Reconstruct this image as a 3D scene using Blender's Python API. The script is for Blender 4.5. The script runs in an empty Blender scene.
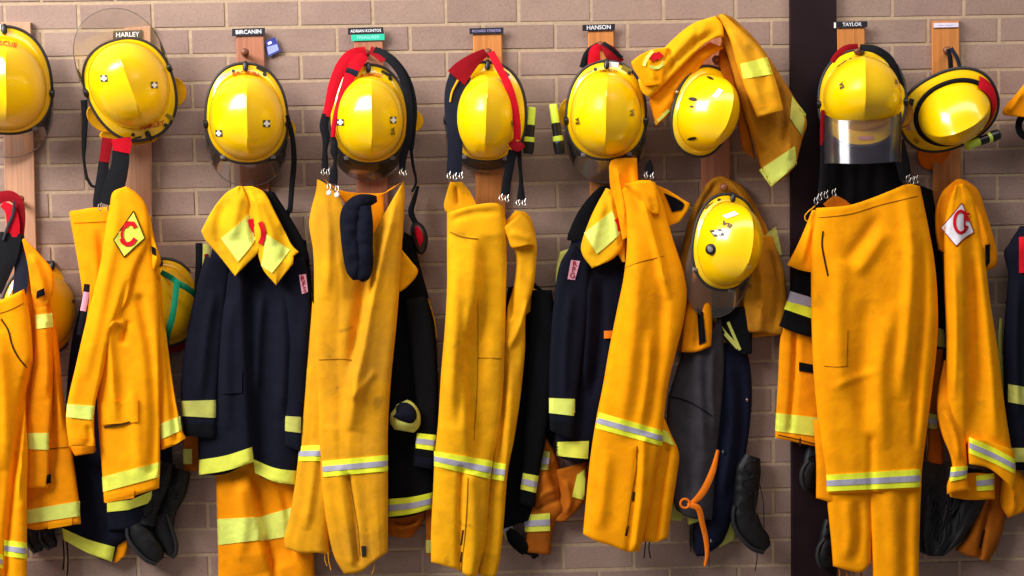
import bpy, math, random
import numpy as np
from mathutils import Matrix, Vector, kdtree

random.seed(7)
SC = bpy.context.scene
COL = SC.collection

# ------------------------------------------------------------------ camera model (fitted to the brick courses)
F = 1200.0
YAW, PIT, ROL, DIST = -0.02497563, -0.06795446, 0.01903025, 4.01423362
X0, Z0 = 1.54165599, 2.2          # bond origin, height of the first full bed joint
CH, BW = 0.08789, 0.24            # course height, brick pitch
CAMZ = -0.60242265 + Z0


def _rot():
    cy, sy = math.cos(YAW), math.sin(YAW)
    cp, sp = math.cos(PIT), math.sin(PIT)
    cr, sr = math.cos(ROL), math.sin(ROL)
    a = np.array([[cy, -sy, 0], [sy, cy, 0], [0, 0, 1]])
    b = np.array([[1, 0, 0], [0, cp, -sp], [0, sp, cp]])
    c = np.array([[cr, 0, sr], [0, 1, 0], [-sr, 0, cr]])
    return a @ b @ c


RM = _rot()
CAM = np.array([0.0, -DIST, CAMZ])


def Wn(px, py, d):
    px, py, d = np.broadcast_arrays(np.asarray(px, float), np.asarray(py, float), np.asarray(d, float))
    v = np.stack([px - 512, np.full(px.shape, F), -(py - 288)], -1) @ RM.T
    t = (-d - CAM[1]) / v[..., 1]
    return CAM + t[..., None] * v


def W(px, py, d=0.0):
    return Vector(Wn(px, py, d))


def lin(c):
    return tuple((x / 12.92 if x <= .04045 else ((x + .055) / 1.055) ** 2.4) for x in [v / 255 for v in c])


# ------------------------------------------------------------------ materials
MATS = {}


def _new(name):
    m = bpy.data.materials.new(name)
    m.use_nodes = True
    nt = m.node_tree
    b = nt.nodes['Principled BSDF']
    return m, nt, b


def N(nt, typ, **kw):
    n = nt.nodes.new(typ)
    for k, v in kw.items():
        if k.startswith('i_'):
            n.inputs[k[2:].replace('_', ' ')].default_value = v
        else:
            setattr(n, k, v)
    return n


def ramp(nt, stops):
    r = nt.nodes.new('ShaderNodeValToRGB')
    e = r.color_ramp.elements
    while len(e) > 1:
        e.remove(e[-1])
    e[0].position, e[0].color = stops[0][0], (*stops[0][1], 1)
    for p, c in stops[1:]:
        q = e.new(p)
        q.color = (*c, 1)
    return r


def mix(nt, fac, a, b, mode='MIX'):
    m = nt.nodes.new('ShaderNodeMix')
    m.data_type = 'RGBA'
    m.blend_type = mode
    for sock, val in ((m.inputs[0], fac), (m.inputs[6], a), (m.inputs[7], b)):
        if hasattr(val, 'links') or isinstance(val, bpy.types.NodeSocket):
            nt.links.new(val, sock)
        elif isinstance(val, tuple):
            sock.default_value = (*val, 1)
        else:
            sock.default_value = val
    return m.outputs[2]


def fabric(name, rgb, dirt=0.25, dirt_rgb=(96, 62, 24), rough=.88, weave=.25, var=.10, seed=0.0, sheen=.0, spread=.58):
    if name in MATS:
        return MATS[name]
    m, nt, b = _new(name)
    base = lin(rgb)
    tc = N(nt, 'ShaderNodeTexCoord')
    mp = N(nt, 'ShaderNodeMapping')
    mp.inputs['Location'].default_value = (seed * 3.1, seed * 1.7, seed * 2.3)
    nt.links.new(tc.outputs['Object'], mp.inputs[0])
    n1 = N(nt, 'ShaderNodeTexNoise', i_Scale=5.0, i_Detail=6.0, i_Roughness=.62)
    nt.links.new(mp.outputs[0], n1.inputs['Vector'])
    r1 = ramp(nt, [(spread - .12, (0, 0, 0)), (spread + .2, (1, 1, 1))])
    nt.links.new(n1.outputs['Fac'], r1.inputs[0])
    mul = N(nt, 'ShaderNodeMath', operation='MULTIPLY')
    mul.inputs[1].default_value = dirt
    nt.links.new(r1.outputs[0], mul.inputs[0])
    n2 = N(nt, 'ShaderNodeTexNoise', i_Scale=22.0, i_Detail=4.0, i_Roughness=.6)
    nt.links.new(mp.outputs[0], n2.inputs['Vector'])
    lo = tuple(x * (1 - var) for x in base)
    hi = tuple(min(1, x * (1 + var)) for x in base)
    r2 = ramp(nt, [(.3, lo), (.7, hi)])
    nt.links.new(n2.outputs['Fac'], r2.inputs[0])
    c = mix(nt, mul.outputs[0], r2.outputs[0], lin(dirt_rgb))
    # small smudges
    n4 = N(nt, 'ShaderNodeTexNoise', i_Scale=13.0, i_Detail=3.0, i_Roughness=.5, i_Distortion=.6)
    nt.links.new(mp.outputs[0], n4.inputs['Vector'])
    r4 = ramp(nt, [(.66, (0, 0, 0)), (.76, (1, 1, 1))])
    nt.links.new(n4.outputs['Fac'], r4.inputs[0])
    mul4 = N(nt, 'ShaderNodeMath', operation='MULTIPLY')
    mul4.inputs[1].default_value = dirt * .9
    nt.links.new(r4.outputs[0], mul4.inputs[0])
    c = mix(nt, mul4.outputs[0], c, lin(tuple(v * .7 for v in dirt_rgb)))
    nt.links.new(c, b.inputs['Base Color'])
    b.inputs['Roughness'].default_value = rough
    b.inputs['Specular IOR Level'].default_value = .12
    b.inputs['Sheen Weight'].default_value = sheen
    n3 = N(nt, 'ShaderNodeTexNoise', i_Scale=420.0, i_Detail=2.0)
    nt.links.new(tc.outputs['Object'], n3.inputs['Vector'])
    n5 = N(nt, 'ShaderNodeTexNoise', i_Scale=46.0, i_Detail=4.0, i_Roughness=.55)
    nt.links.new(mp.outputs[0], n5.inputs['Vector'])
    bp = N(nt, 'ShaderNodeBump', i_Strength=weave, i_Distance=.0012)
    nt.links.new(n3.outputs['Fac'], bp.inputs['Height'])
    bp2 = N(nt, 'ShaderNodeBump', i_Strength=.22, i_Distance=.006)
    nt.links.new(n5.outputs['Fac'], bp2.inputs['Height'])
    nt.links.new(bp.outputs[0], bp2.inputs['Normal'])
    nt.links.new(bp2.outputs[0], b.inputs['Normal'])
    MATS[name] = m
    return m


def plain(name, rgb, rough=.5, metal=0.0, coat=0.0, spec=.5, var=.06, scale=30.0, bump=.0):
    if name in MATS:
        return MATS[name]
    m, nt, b = _new(name)
    base = lin(rgb)
    tc = N(nt, 'ShaderNodeTexCoord')
    n2 = N(nt, 'ShaderNodeTexNoise', i_Scale=scale, i_Detail=4.0)
    nt.links.new(tc.outputs['Object'], n2.inputs['Vector'])
    r2 = ramp(nt, [(.3, tuple(x * (1 - var) for x in base)), (.7, tuple(min(1, x * (1 + var)) for x in base))])
    nt.links.new(n2.outputs['Fac'], r2.inputs[0])
    nt.links.new(r2.outputs[0], b.inputs['Base Color'])
    b.inputs['Roughness'].default_value = rough
    b.inputs['Metallic'].default_value = metal
    b.inputs['Coat Weight'].default_value = coat
    b.inputs['Coat Roughness'].default_value = .08
    b.inputs['Specular IOR Level'].default_value = spec
    if bump:
        bp = N(nt, 'ShaderNodeBump', i_Strength=bump, i_Distance=.002)
        nt.links.new(n2.outputs['Fac'], bp.inputs['Height'])
        nt.links.new(bp.outputs[0], b.inputs['Normal'])
    MATS[name] = m
    return m


def clear(name, tint=(.93, .92, .92), fog=.06, rough=.05, fogc=(150, 140, 135)):
    """clear plastic sheet: mostly transparent, a glossy skin and slight haze of scratches"""
    if name in MATS:
        return MATS[name]
    m, nt, b = _new(name)
    nt.nodes.remove(b)
    out = nt.nodes['Material Output']
    tr = N(nt, 'ShaderNodeBsdfTransparent')
    tr.inputs[0].default_value = (*tint, 1)
    df = N(nt, 'ShaderNodeBsdfDiffuse')
    df.inputs[0].default_value = (*lin(fogc), 1)
    gl = N(nt, 'ShaderNodeBsdfGlossy')
    gl.inputs['Roughness'].default_value = rough
    tc = N(nt, 'ShaderNodeTexCoord')
    nz = N(nt, 'ShaderNodeTexNoise', i_Scale=18.0, i_Detail=5.0)
    nt.links.new(tc.outputs['Object'], nz.inputs['Vector'])
    mr = N(nt, 'ShaderNodeMapRange')
    mr.inputs[3].default_value = fog * .5
    mr.inputs[4].default_value = fog * 1.5
    nt.links.new(nz.outputs['Fac'], mr.inputs[0])
    m1 = N(nt, 'ShaderNodeMixShader')
    nt.links.new(mr.outputs[0], m1.inputs[0])
    nt.links.new(tr.outputs[0], m1.inputs[1])
    nt.links.new(df.outputs[0], m1.inputs[2])
    fr = N(nt, 'ShaderNodeFresnel')
    fr.inputs[0].default_value = 1.45
    m2 = N(nt, 'ShaderNodeMixShader')
    nt.links.new(fr.outputs[0], m2.inputs[0])
    nt.links.new(m1.outputs[0], m2.inputs[1])
    nt.links.new(gl.outputs[0], m2.inputs[2])
    nt.links.new(m2.outputs[0], out.inputs['Surface'])
    MATS[name] = m
    return m


def wood(name, rgb):
    if name in MATS:
        return MATS[name]
    m, nt, b = _new(name)
    base = lin(rgb)
    tc = N(nt, 'ShaderNodeTexCoord')
    mp = N(nt, 'ShaderNodeMapping')
    mp.inputs['Scale'].default_value = (60, 60, 2.5)
    nt.links.new(tc.outputs['Object'], mp.inputs[0])
    n = N(nt, 'ShaderNodeTexNoise', i_Scale=1.6, i_Detail=6.0, i_Distortion=.6)
    nt.links.new(mp.outputs[0], n.inputs['Vector'])
    r = ramp(nt, [(.25, tuple(x * .72 for x in base)), (.5, base), (.8, tuple(min(1, x * 1.2) for x in base))])
    nt.links.new(n.outputs['Fac'], r.inputs[0])
    nt.links.new(r.outputs[0], b.inputs['Base Color'])
    b.inputs['Roughness'].default_value = .45
    MATS[name] = m
    return m


# ------------------------------------------------------------------ object helpers
def mesh_obj(name, V, faces, mats, parent=None, smooth=True, ang=50, mi=None, local=False):
    """one mesh object; V in world coordinates unless local"""
    V = np.asarray(V, float)
    if parent is not None and not local:
        V = V - np.asarray(ROOTLOC[parent.name])
    me = bpy.data.meshes.new(name)
    me.from_pydata([tuple(v) for v in V], [], [tuple(int(i) for i in f) for f in faces])
    for m in (mats if isinstance(mats, (list, tuple)) else [mats]):
        me.materials.append(m)
    if mi is not None:
        me.polygons.foreach_set('material_index', mi)
    me.polygons.foreach_set('use_smooth', [smooth] * len(me.polygons))
    if smooth and ang:
        me.set_sharp_from_angle(angle=math.radians(ang))
    me.update()
    o = bpy.data.objects.new(name, me)
    COL.objects.link(o)
    if parent is not None:
        o.parent = parent
        ROOTLOC[o.name] = ROOTLOC[parent.name]
    else:
        ROOTLOC[o.name] = Vector((0, 0, 0))
    return o


ROOTLOC = {}


def tag(o, label=None, cat=None, group=None, kind=None):
    for k, v in (('label', label), ('category', cat), ('group', group), ('kind', kind)):
        if v:
            o[k] = v
    return o


def thing(name, label, cat, at, group=None):
    o = bpy.data.objects.new(name, None)
    o.empty_display_size = .05
    COL.objects.link(o)
    o.location = W(*at) if len(at) == 3 else at
    ROOTLOC[o.name] = Vector(o.location)
    return tag(o, label, cat, group)


def P(s):
    if not isinstance(s, str):
        return list(s)
    out = []
    for p in s.split():         # a trailing ! makes a corner
        q = tuple(float(v) for v in p.rstrip('!').split(','))
        out += [q, q] if p.endswith('!') else [q]
    return out


def smooth_poly(pts, sub=8):
    """Catmull-Rom through the points (repeat a point for a corner)"""
    pts = np.array(pts, float)
    if len(pts) < 3:
        t = np.linspace(0, 1, sub * 2)[:, None]
        return pts[0] * (1 - t) + pts[-1] * t
    out = []
    n = len(pts)
    for i in range(n - 1):
        p1, p2 = pts[i], pts[i + 1]
        if np.allclose(p1, p2):
            continue
        p0 = pts[i - 1] if i > 0 else 2 * p1 - p2
        p3 = pts[i + 2] if i + 2 < n else 2 * p2 - p1
        k = np.linalg.norm(p2 - p1)
        m1 = p2 - p1 if np.allclose(p0, p1) else (p2 - p0) / max(1e-6, np.linalg.norm(p2 - p0)) * k
        m2 = p2 - p1 if np.allclose(p3, p2) else (p3 - p1) / max(1e-6, np.linalg.norm(p3 - p1)) * k
        for t in np.linspace(0, 1, sub, endpoint=False):
            h = (2 * t ** 3 - 3 * t ** 2 + 1, t ** 3 - 2 * t ** 2 + t, -2 * t ** 3 + 3 * t ** 2, t ** 3 - t ** 2)
            out.append(h[0] * p1 + h[1] * m1 + h[2] * p2 + h[3] * m2)
    out.append(pts[-1])
    return np.array(out)


def resample(poly, n, ts=None):
    seg = np.linalg.norm(np.diff(poly[:, :2], axis=0), axis=1)
    s = np.concatenate([[0], np.cumsum(seg)])
    s /= max(s[-1], 1e-9)
    t = np.linspace(0, 1, n) if ts is None else ts
    return np.stack([np.interp(t, s, poly[:, k]) for k in range(poly.shape[1])], 1)


def plen(poly):
    return np.linalg.norm(np.diff(poly[:, :2], axis=0), axis=1).sum()


def coons(L, R, T, B, us, vs):
    L, R = smooth_poly(P(L)), smooth_poly(P(R))
    T = smooth_poly(P(T)) if T is not None else np.array([L[0], R[0]])
    B = smooth_poly(P(B)) if B is not None else np.array([L[-1], R[-1]])
    Lr, Rr = resample(L, 0, vs), resample(R, 0, vs)
    Tr, Br = resample(T, 0, us), resample(B, 0, us)
    u, v = us[None, :, None], vs[:, None, None]
    return ((1 - u) * Lr[:, None] + u * Rr[:, None] + (1 - v) * Tr[None] + v * Br[None]
            - (1 - u) * (1 - v) * L[0] - u * (1 - v) * R[0] - (1 - u) * v * L[-1] - u * v * R[-1])


def vnoise(x, y, seed):
    """2D value noise in -1..1"""
    xi, yi = np.floor(x).astype(int), np.floor(y).astype(int)
    fx, fy = x - xi, y - yi
    fx, fy = fx * fx * (3 - 2 * fx), fy * fy * (3 - 2 * fy)

    def h(a, b):
        k = (a * 374761393 + b * 668265263 + seed * 974634777) & 0x7fffffff
        k = ((k ^ (k >> 13)) * 1274126177) & 0x7fffffff
        k = (k ^ (k >> 16)) & 0xffff
        return k / 32767.5 - 1
    return (h(xi, yi) * (1 - fx) * (1 - fy) + h(xi + 1, yi) * fx * (1 - fy)
            + h(xi, yi + 1) * (1 - fx) * fy + h(xi + 1, yi + 1) * fx * fy)


def poly_dist(px, py, pts):
    """distance, signed side and run (0..1) along the polyline for arrays px, py"""
    best = np.full(px.shape, 1e9)
    run = np.zeros(px.shape)
    side = np.zeros(px.shape)
    L = plen(pts)
    acc = 0
    for a, b in zip(pts[:-1], pts[1:]):
        dx, dy = b - a
        l2 = dx * dx + dy * dy
        if l2 < 1e-9:
            continue
        t = np.clip(((px - a[0]) * dx + (py - a[1]) * dy) / l2, 0, 1)
        ex, ey = px - a[0] - t * dx, py - a[1] - t * dy
        dd = np.hypot(ex, ey)
        k = dd < best
        best = np.where(k, dd, best)
        side = np.where(k, np.sign(dx * ey - dy * ex), side)
        run = np.where(k, (acc + t * math.sqrt(l2)) / L, run)
        acc += math.sqrt(l2)
    return best, side, run


class Sheet:
    pass


SEED = [11]


def sheet(name, L, R, mat, parent, d=.06, h=.03, back=.012, T=None, B=None, folds=(), wr=(4, 20, 1.2), res=2.2,
          p=3.4, label=None, clip0=.006, hem=0.0, lean=0.0):
    """A hanging cloth tube: the four outline curves are traced, the cloth between them bulges toward the room,
    with folds given as (polyline, width px, height mm, kind) and vertical + crumple wrinkles."""
    SEED[0] += 1
    seed = SEED[0]
    Lp, Rp = smooth_poly(P(L)), smooth_poly(P(R))
    hh = max(plen(Lp), plen(Rp))
    Tp = smooth_poly(P(T)) if T is not None else np.array([Lp[0], Rp[0]])
    Bp = smooth_poly(P(B)) if B is not None else np.array([Lp[-1], Rp[-1]])
    mid = np.linalg.norm(resample(Lp, 9) - resample(Rp, 9), axis=1).max()
    ww = max(plen(Tp), plen(Bp), mid)
    nu, nv = max(8, int(ww / res) + 4), max(6, int(hh / res) + 2)
    us = np.linspace(0, 1, nu)
    us = .45 * us + .55 * (.5 - .5 * np.cos(math.pi * us))
    vs = np.linspace(0, 1, nv)
    g = coons(L, R, T, B, us, vs)
    px, py = g[..., 0], g[..., 1]
    U, V = np.meshgrid(us, vs)
    E = np.maximum(0, 1 - np.abs(2 * U - 1) ** p) ** (1 / p)
    dv = np.interp(V, np.linspace(0, 1, len(d)), d) if isinstance(d, (tuple, list)) else np.full(V.shape, float(d))
    hv = np.interp(V, np.linspace(0, 1, len(h)), h) if isinstance(h, (tuple, list)) else np.full(V.shape, float(h))
    hv = hv * .8
    D = dv + hv * E + lean * (U - .5)
    Em = np.minimum(1, E * 1.6)
    av, lam, ac = wr
    if av:
        x = U * ww / (lam * 1.25)
        y = V * hh / (lam * 8)
        wob = vnoise(y * 1.3, x * 0 + 3, seed + 5) * .6
        nA = vnoise(x + wob, y, seed)
        nB = vnoise(1.9 * x + wob * 2 + 9, 1.2 * y, seed + 1)
        D = D + Em * av * .0013 * (nA + .35 * nB)
    if ac:
        c = 1 - np.abs(vnoise(px / 17 + .4 * py / 30, py / 26, seed + 2)) * 2
        c2 = vnoise(px / 7, py / 9, seed + 3)
        D = D + Em * ac * .0006 * (c + .2 * c2)
    for f in folds:
        pts = smooth_poly(P(f[0]), 5)[:, :2]
        w, amp = f[1], f[2] * .0019
        kind = f[3] if len(f) > 3 else 'r'
        dist, sd, run = poly_dist(px, py, pts)
        tap = np.clip(np.minimum(run, 1 - run) / .18, 0, 1) ** .7 if 'o' not in kind else 1.0
        if 's' in kind:      # one side laps over the other
            D = D + amp * tap * np.tanh(sd * dist / w) * np.exp(-(dist / (7 * w)) ** 2) * Em
        elif 'k' in kind:    # crisp crease
            D = D + amp * tap * np.exp(-dist / w) * Em
        else:
            D = D + amp * tap * np.exp(-(dist / w) ** 2) * Em
    Bk = dv - back * E + lean * (U - .5)
    D = np.maximum(D, Bk + .003)
    Bk = np.maximum(Bk, clip0)
    D = np.maximum(D, clip0 + .003)
    # round the rows next to top and bottom hems a little
    for r, k in ((0, .35), (nv - 1, .35)):
        D[r] = D[r] - (D[r] - Bk[r]) * k * .25
    A = Wn(px, py, D).reshape(-1, 3)
    C = Wn(px, py, Bk).reshape(-1, 3)
    n = nu * nv
    faces = []
    for j in range(nv - 1):
        for i in range(nu - 1):
            a = j * nu + i
            faces.append((a, a + nu, a + nu + 1, a + 1))
            faces.append((n + a, n + a + 1, n + a + nu + 1, n + a + nu))
    for i in range(nu - 1):
        faces.append((i, i + 1, n + i + 1, n + i))
        a = (nv - 1) * nu + i
        faces.append((a + 1, a, n + a, n + a + 1))
    for j in range(nv - 1):
        a = j * nu
        faces.append((a + nu, a, n + a, n + a + nu))
        a = j * nu + nu - 1
        faces.append((a, a + nu, n + a + nu, n + a))
    o = mesh_obj(name, np.concatenate([A, C]), faces, mat, parent, ang=62)
    if label:
        o['label'] = label
    s = Sheet()
    s.o, s.px, s.py, s.D = o, px, py, D
    kd = kdtree.KDTree(px.size)
    for i, (a, b) in enumerate(zip(px.ravel(), py.ravel())):
        kd.insert((a, b, 0), i)
    kd.balance()
    s.kd, s.Df = kd, D.ravel()
    return s


def depth_at(s, x, y):
    r = s.kd.find_n((x, y, 0), 4)
    w = [1 / (q[2] + .05) for q in r]
    return sum(a * s.Df[q[1]] for a, q in zip(w, r)) / sum(w)


def patch(s, name, L, R, mat, T=None, B=None, off=.0035, parent=None, label=None, res=1.8):
    """a piece sewn onto a sheet: its own outline, lying on the sheet's surface, with a thickness"""
    Lp, Rp = smooth_poly(P(L)), smooth_poly(P(R))
    hh = max(plen(Lp), plen(Rp), 2)
    ww = max(np.linalg.norm(resample(Lp, 5) - resample(Rp, 5), axis=1).max(), 2)
    nu, nv = max(3, int(ww / res) + 2), max(3, int(hh / res) + 2)
    g = coons(L, R, T, B, np.linspace(0, 1, nu), np.linspace(0, 1, nv))
    px, py = g[..., 0].ravel(), g[..., 1].ravel()
    D = np.array([depth_at(s, a, b) for a, b in zip(px, py)])
    return _slab(name, px, py, D + off, D - .002, nu, nv, mat, parent or s.o, label)


def _slab(name, px, py, D, Bk, nu, nv, mat, parent, label=None, smooth=True):
    V = np.concatenate([Wn(px, py, D), Wn(px, py, np.maximum(Bk, .001))])
    n = nu * nv
    faces = []
    for j in range(nv - 1):
        for i in range(nu - 1):
            a = j * nu + i
            faces.append((a, a + nu, a + nu + 1, a + 1))
            faces.append((n + a, n + a + 1, n + a + nu + 1, n + a + nu))
    for i in range(nu - 1):
        faces.append((i, i + 1, n + i + 1, n + i))
        a = (nv - 1) * nu + i
        faces.append((a + 1, a, n + a, n + a + 1))
    for j in range(nv - 1):
        a = j * nu
        faces.append((a + nu, a, n + a, n + a + nu))
        a = j * nu + nu - 1
        faces.append((a, a + nu, n + a + nu, n + a))
    o = mesh_obj(name, V, faces, mat, parent, ang=55, smooth=smooth)
    if label:
        o['label'] = label
    return o


def seam(s, pts, mat, w=1.0, name='seam', off=.0018, parent=None):
    pts = smooth_poly(P(pts), 6)[:, :2]
    n = max(4, int(plen(pts) / 3))
    q = resample(pts, n)
    t = np.gradient(q, axis=0)
    nn = np.stack([-t[:, 1], t[:, 0]], 1) / (np.linalg.norm(t, axis=1)[:, None] + 1e-9)
    a, b = q - nn * w / 2, q + nn * w / 2
    px = np.stack([a[:, 0], b[:, 0]], 1).ravel()
    py = np.stack([a[:, 1], b[:, 1]], 1).ravel()
    D = np.array([depth_at(s, x, y) for x, y in zip(px, py)])
    return _slab(name, px, py, D + off, D - .002, 2, n, mat, parent or s.o)


def tape(s, TL, TR, BL, BR, silver=True, mt=None, parent=None, bow=0.0, mid=(.34, .68)):
    """reflective tape between a top line TL-TR and a bottom line BL-BR; silver centre band optional"""
    lime, sil = (mt or 'lime'), MATS['silver tape']
    TL, TR, BL, BR = [np.array(P(v)[0]) for v in (TL, TR, BL, BR)]

    def quad(f0, f1, name, mat, off, par):
        a, b = TL + (BL - TL) * f0, TR + (BR - TR) * f0
        c, e = TL + (BL - TL) * f1, TR + (BR - TR) * f1
        m0, m1 = (a + b) / 2 + (0, bow), (c + e) / 2 + (0, bow)
        return patch(s, name, [a, c], [b, e], mat, T=[a, m0, b], B=[c, m1, e], off=off, parent=par)
    o = quad(0, 1, 'reflective_tape', MATS[lime], .0035, parent or s.o)
    if silver:
        quad(mid[0], mid[1], 'silver_band', sil, .0055, o if depth_of(o) < 2 else o.parent)
    return o


def depth_of(o):
    k = 0
    while o.parent is not None:
        o = o.parent
        k += 1
    return k


def ribbon(name, pts, w, mat, parent, th=.003, sub=8, label=None, wob=0):
    """a strap: points (x, y, depth), width in px (scalar or one per point)"""
    pts = P(pts) if isinstance(pts, str) else pts
    w = [w] * len(pts) if not isinstance(w, (list, tuple)) else list(w)
    q = smooth_poly([(*p, ww) for p, ww in zip(pts, w)], sub)
    n = max(6, int(plen(q) / 2.5))
    q = resample(q, n)
    t = np.gradient(q[:, :2], axis=0)
    nn = np.stack([-t[:, 1], t[:, 0]], 1) / (np.linalg.norm(t, axis=1)[:, None] + 1e-9)
    hw = q[:, 3:4] / 2
    rows_x, rows_y, rows_d = [], [], []
    for k in (-1, -.5, 0, .5, 1):
        rows_x.append(q[:, 0] + nn[:, 0] * hw[:, 0] * k)
        rows_y.append(q[:, 1] + nn[:, 1] * hw[:, 0] * k)
        rows_d.append(q[:, 2] + .0025 * (1 - k * k))
    px, py, D = (np.stack(r, 1).ravel() for r in (rows_x, rows_y, rows_d))
    return _slab(name, px, py, D, D - th, 5, n, mat, parent, label)


def frame_tube(C, rads, n=12, cap=True, ell=None):
    """sweep a circle along world points C"""
    C = np.asarray(C, float)
    m = len(C)
    rads = np.broadcast_to(np.asarray(rads, float), (m,)) if np.ndim(rads) <= 1 else rads
    T = np.gradient(C, axis=0)
    T /= np.linalg.norm(T, axis=1)[:, None] + 1e-12
    up = np.array([0, -1.0, 0])
    if abs(T[0] @ up) > .9:
        up = np.array([0, 0, 1.0])
    V, faces = [], []
    a = up - (up @ T[0]) * T[0]
    a /= np.linalg.norm(a)
    for i in range(m):
        a = a - (a @ T[i]) * T[i]
        a /= np.linalg.norm(a) + 1e-12
        b = np.cross(T[i], a)
        for k in range(n):
            th = 2 * math.pi * k / n
            V.append(C[i] + rads[i] * (math.cos(th) * a * (ell or 1) + math.sin(th) * b))
    for i in range(m - 1):
        for k in range(n):
            k2 = (k + 1) % n
            faces.append((i * n + k, i * n + k2, (i + 1) * n + k2, (i + 1) * n + k))
    if cap:
        V += [C[0], C[-1]]
        for k in range(n):
            k2 = (k + 1) % n
            faces.append((len(V) - 2, k2, k))
            faces.append((len(V) - 1, (m - 1) * n + k, (m - 1) * n + k2))
    return np.array(V), faces


def tube(name, pts, r, mat, parent, n=8, sub=6, label=None):
    """cord or wire through (x, y, depth) points, radius in metres"""
    q = smooth_poly(P(pts) if isinstance(pts, str) else pts, sub)
    C = Wn(q[:, 0], q[:, 1], q[:, 2])
    V, f = frame_tube(C, r, n)
    return mesh_obj(name, V, f, mat, parent)


def loft(name, pts, mat, parent, n=20, sub=6, flat=None, bump=None):
    """a rounded solid swept along (x, y, depth, half width px, half depth m) stations"""
    q = smooth_poly(pts, sub)
    q = resample(q, max(10, int(plen(q) / 2)))
    m = len(q)
    t = np.gradient(q[:, :2], axis=0)
    nn = np.stack([-t[:, 1], t[:, 0]], 1) / (np.linalg.norm(t, axis=1)[:, None] + 1e-9)
    V, faces = [], []
    th = np.linspace(0, 2 * math.pi, n, endpoint=False)
    for i in range(m):
        x = q[i, 0] + nn[i, 0] * q[i, 3] * np.cos(th)
        y = q[i, 1] + nn[i, 1] * q[i, 3] * np.cos(th)
        dd = q[i, 2] + q[i, 4] * np.sin(th)
        if bump:
            dd = dd + bump * vnoise(x / 5, y / 5, 77)
        V.append(Wn(x, y, np.maximum(dd, .004)))
    V = np.concatenate(V)
    for i in range(m - 1):
        for k in range(n):
            k2 = (k + 1) % n
            faces.append((i * n + k, (i + 1) * n + k, (i + 1) * n + k2, i * n + k2))
    V = np.concatenate([V, Wn(q[0, 0], q[0, 1], max(q[0, 2], .004))[None], Wn(q[-1, 0], q[-1, 1], max(q[-1, 2], .004))[None]])
    for k in range(n):
        k2 = (k + 1) % n
        faces.append((len(V) - 2, k, k2))
        faces.append((len(V) - 1, (m - 1) * n + k2, (m - 1) * n + k))
    return mesh_obj(name, V, faces, mat, parent, ang=60)


def boxmesh(c, half, ax=None, bev=.0):
    """box (centre, half sizes, axes rows) with chamfered edges"""
    import itertools
    ax = np.eye(3) if ax is None else np.asarray(ax)
    import bmesh
    bm = bmesh.new()
    bmesh.ops.create_cube(bm, size=2.0)
    for v in bm.verts:
        v.co = Vector([v.co[i] * half[i] for i in range(3)])
    if bev:
        bmesh.ops.bevel(bm, geom=list(bm.edges), offset=bev, segments=2, affect='EDGES', profile=.5)
    V = np.array([c + sum(v.co[i] * ax[i] for i in range(3)) for v in bm.verts])
    Fc = [[v.index for v in f.verts] for f in bm.faces]
    bm.free()
    return V, Fc


def text_geo(body, size=1.0, bold=True, rot=0.0):
    """letters as flat triangles centred on the origin (x right, y up), cap height about .7 size"""
    cu = bpy.data.curves.new('lettering_curve', 'FONT')
    cu.body = body
    cu.size = size
    cu.align_x, cu.align_y = 'CENTER', 'CENTER'
    cu.resolution_u = 3
    if bold:
        cu.offset = .014 * size
    o = bpy.data.objects.new('lettering_curve', cu)
    COL.objects.link(o)
    dg = bpy.context.evaluated_depsgraph_get()
    me = bpy.data.meshes.new_from_object(o.evaluated_get(dg))
    V = np.array([v.co[:] for v in me.vertices])
    Fc = [list(p.vertices) for p in me.polygons]
    bpy.data.objects.remove(o)
    bpy.data.meshes.remove(me)
    bpy.data.curves.remove(cu)
    if rot and len(V):
        c, s = math.cos(math.radians(rot)), math.sin(math.radians(rot))
        V = np.stack([V[:, 0] * c - V[:, 1] * s, V[:, 0] * s + V[:, 1] * c, V[:, 2]], 1)
    return V, Fc


def text_on(s, body, cx, cy, size, mat, rot=0, off=.006, parent=None, sx=1.0, name='lettering'):
    V, Fc = text_geo(body, size)
    V[:, 0] *= sx
    c, q = math.cos(math.radians(rot)), math.sin(math.radians(rot))
    x, y = V[:, 0] * c - V[:, 1] * q, V[:, 0] * q + V[:, 1] * c
    px, py = cx + x, cy - y
    D = np.array([depth_at(s, a, b) for a, b in zip(px, py)]) + off
    return mesh_obj(name, Wn(px, py, D), Fc, mat, parent or s.o, smooth=False)


def arc_on(s, cx, cy, rx, ry, a0, a1, w, mat, rot=0, off=.006, parent=None, name='emblem'):
    """a stroke along an arc on a sheet (degrees, y up)"""
    a = np.radians(np.linspace(a0, a1, 25))
    x, y = rx * np.cos(a), ry * np.sin(a)
    c, q = math.cos(math.radians(rot)), math.sin(math.radians(rot))
    pts = [(cx + X * c - Y * q, cy - (X * q + Y * c)) for X, Y in zip(x, y)]
    return seam(s, pts, mat, w, name, off, parent)


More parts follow.
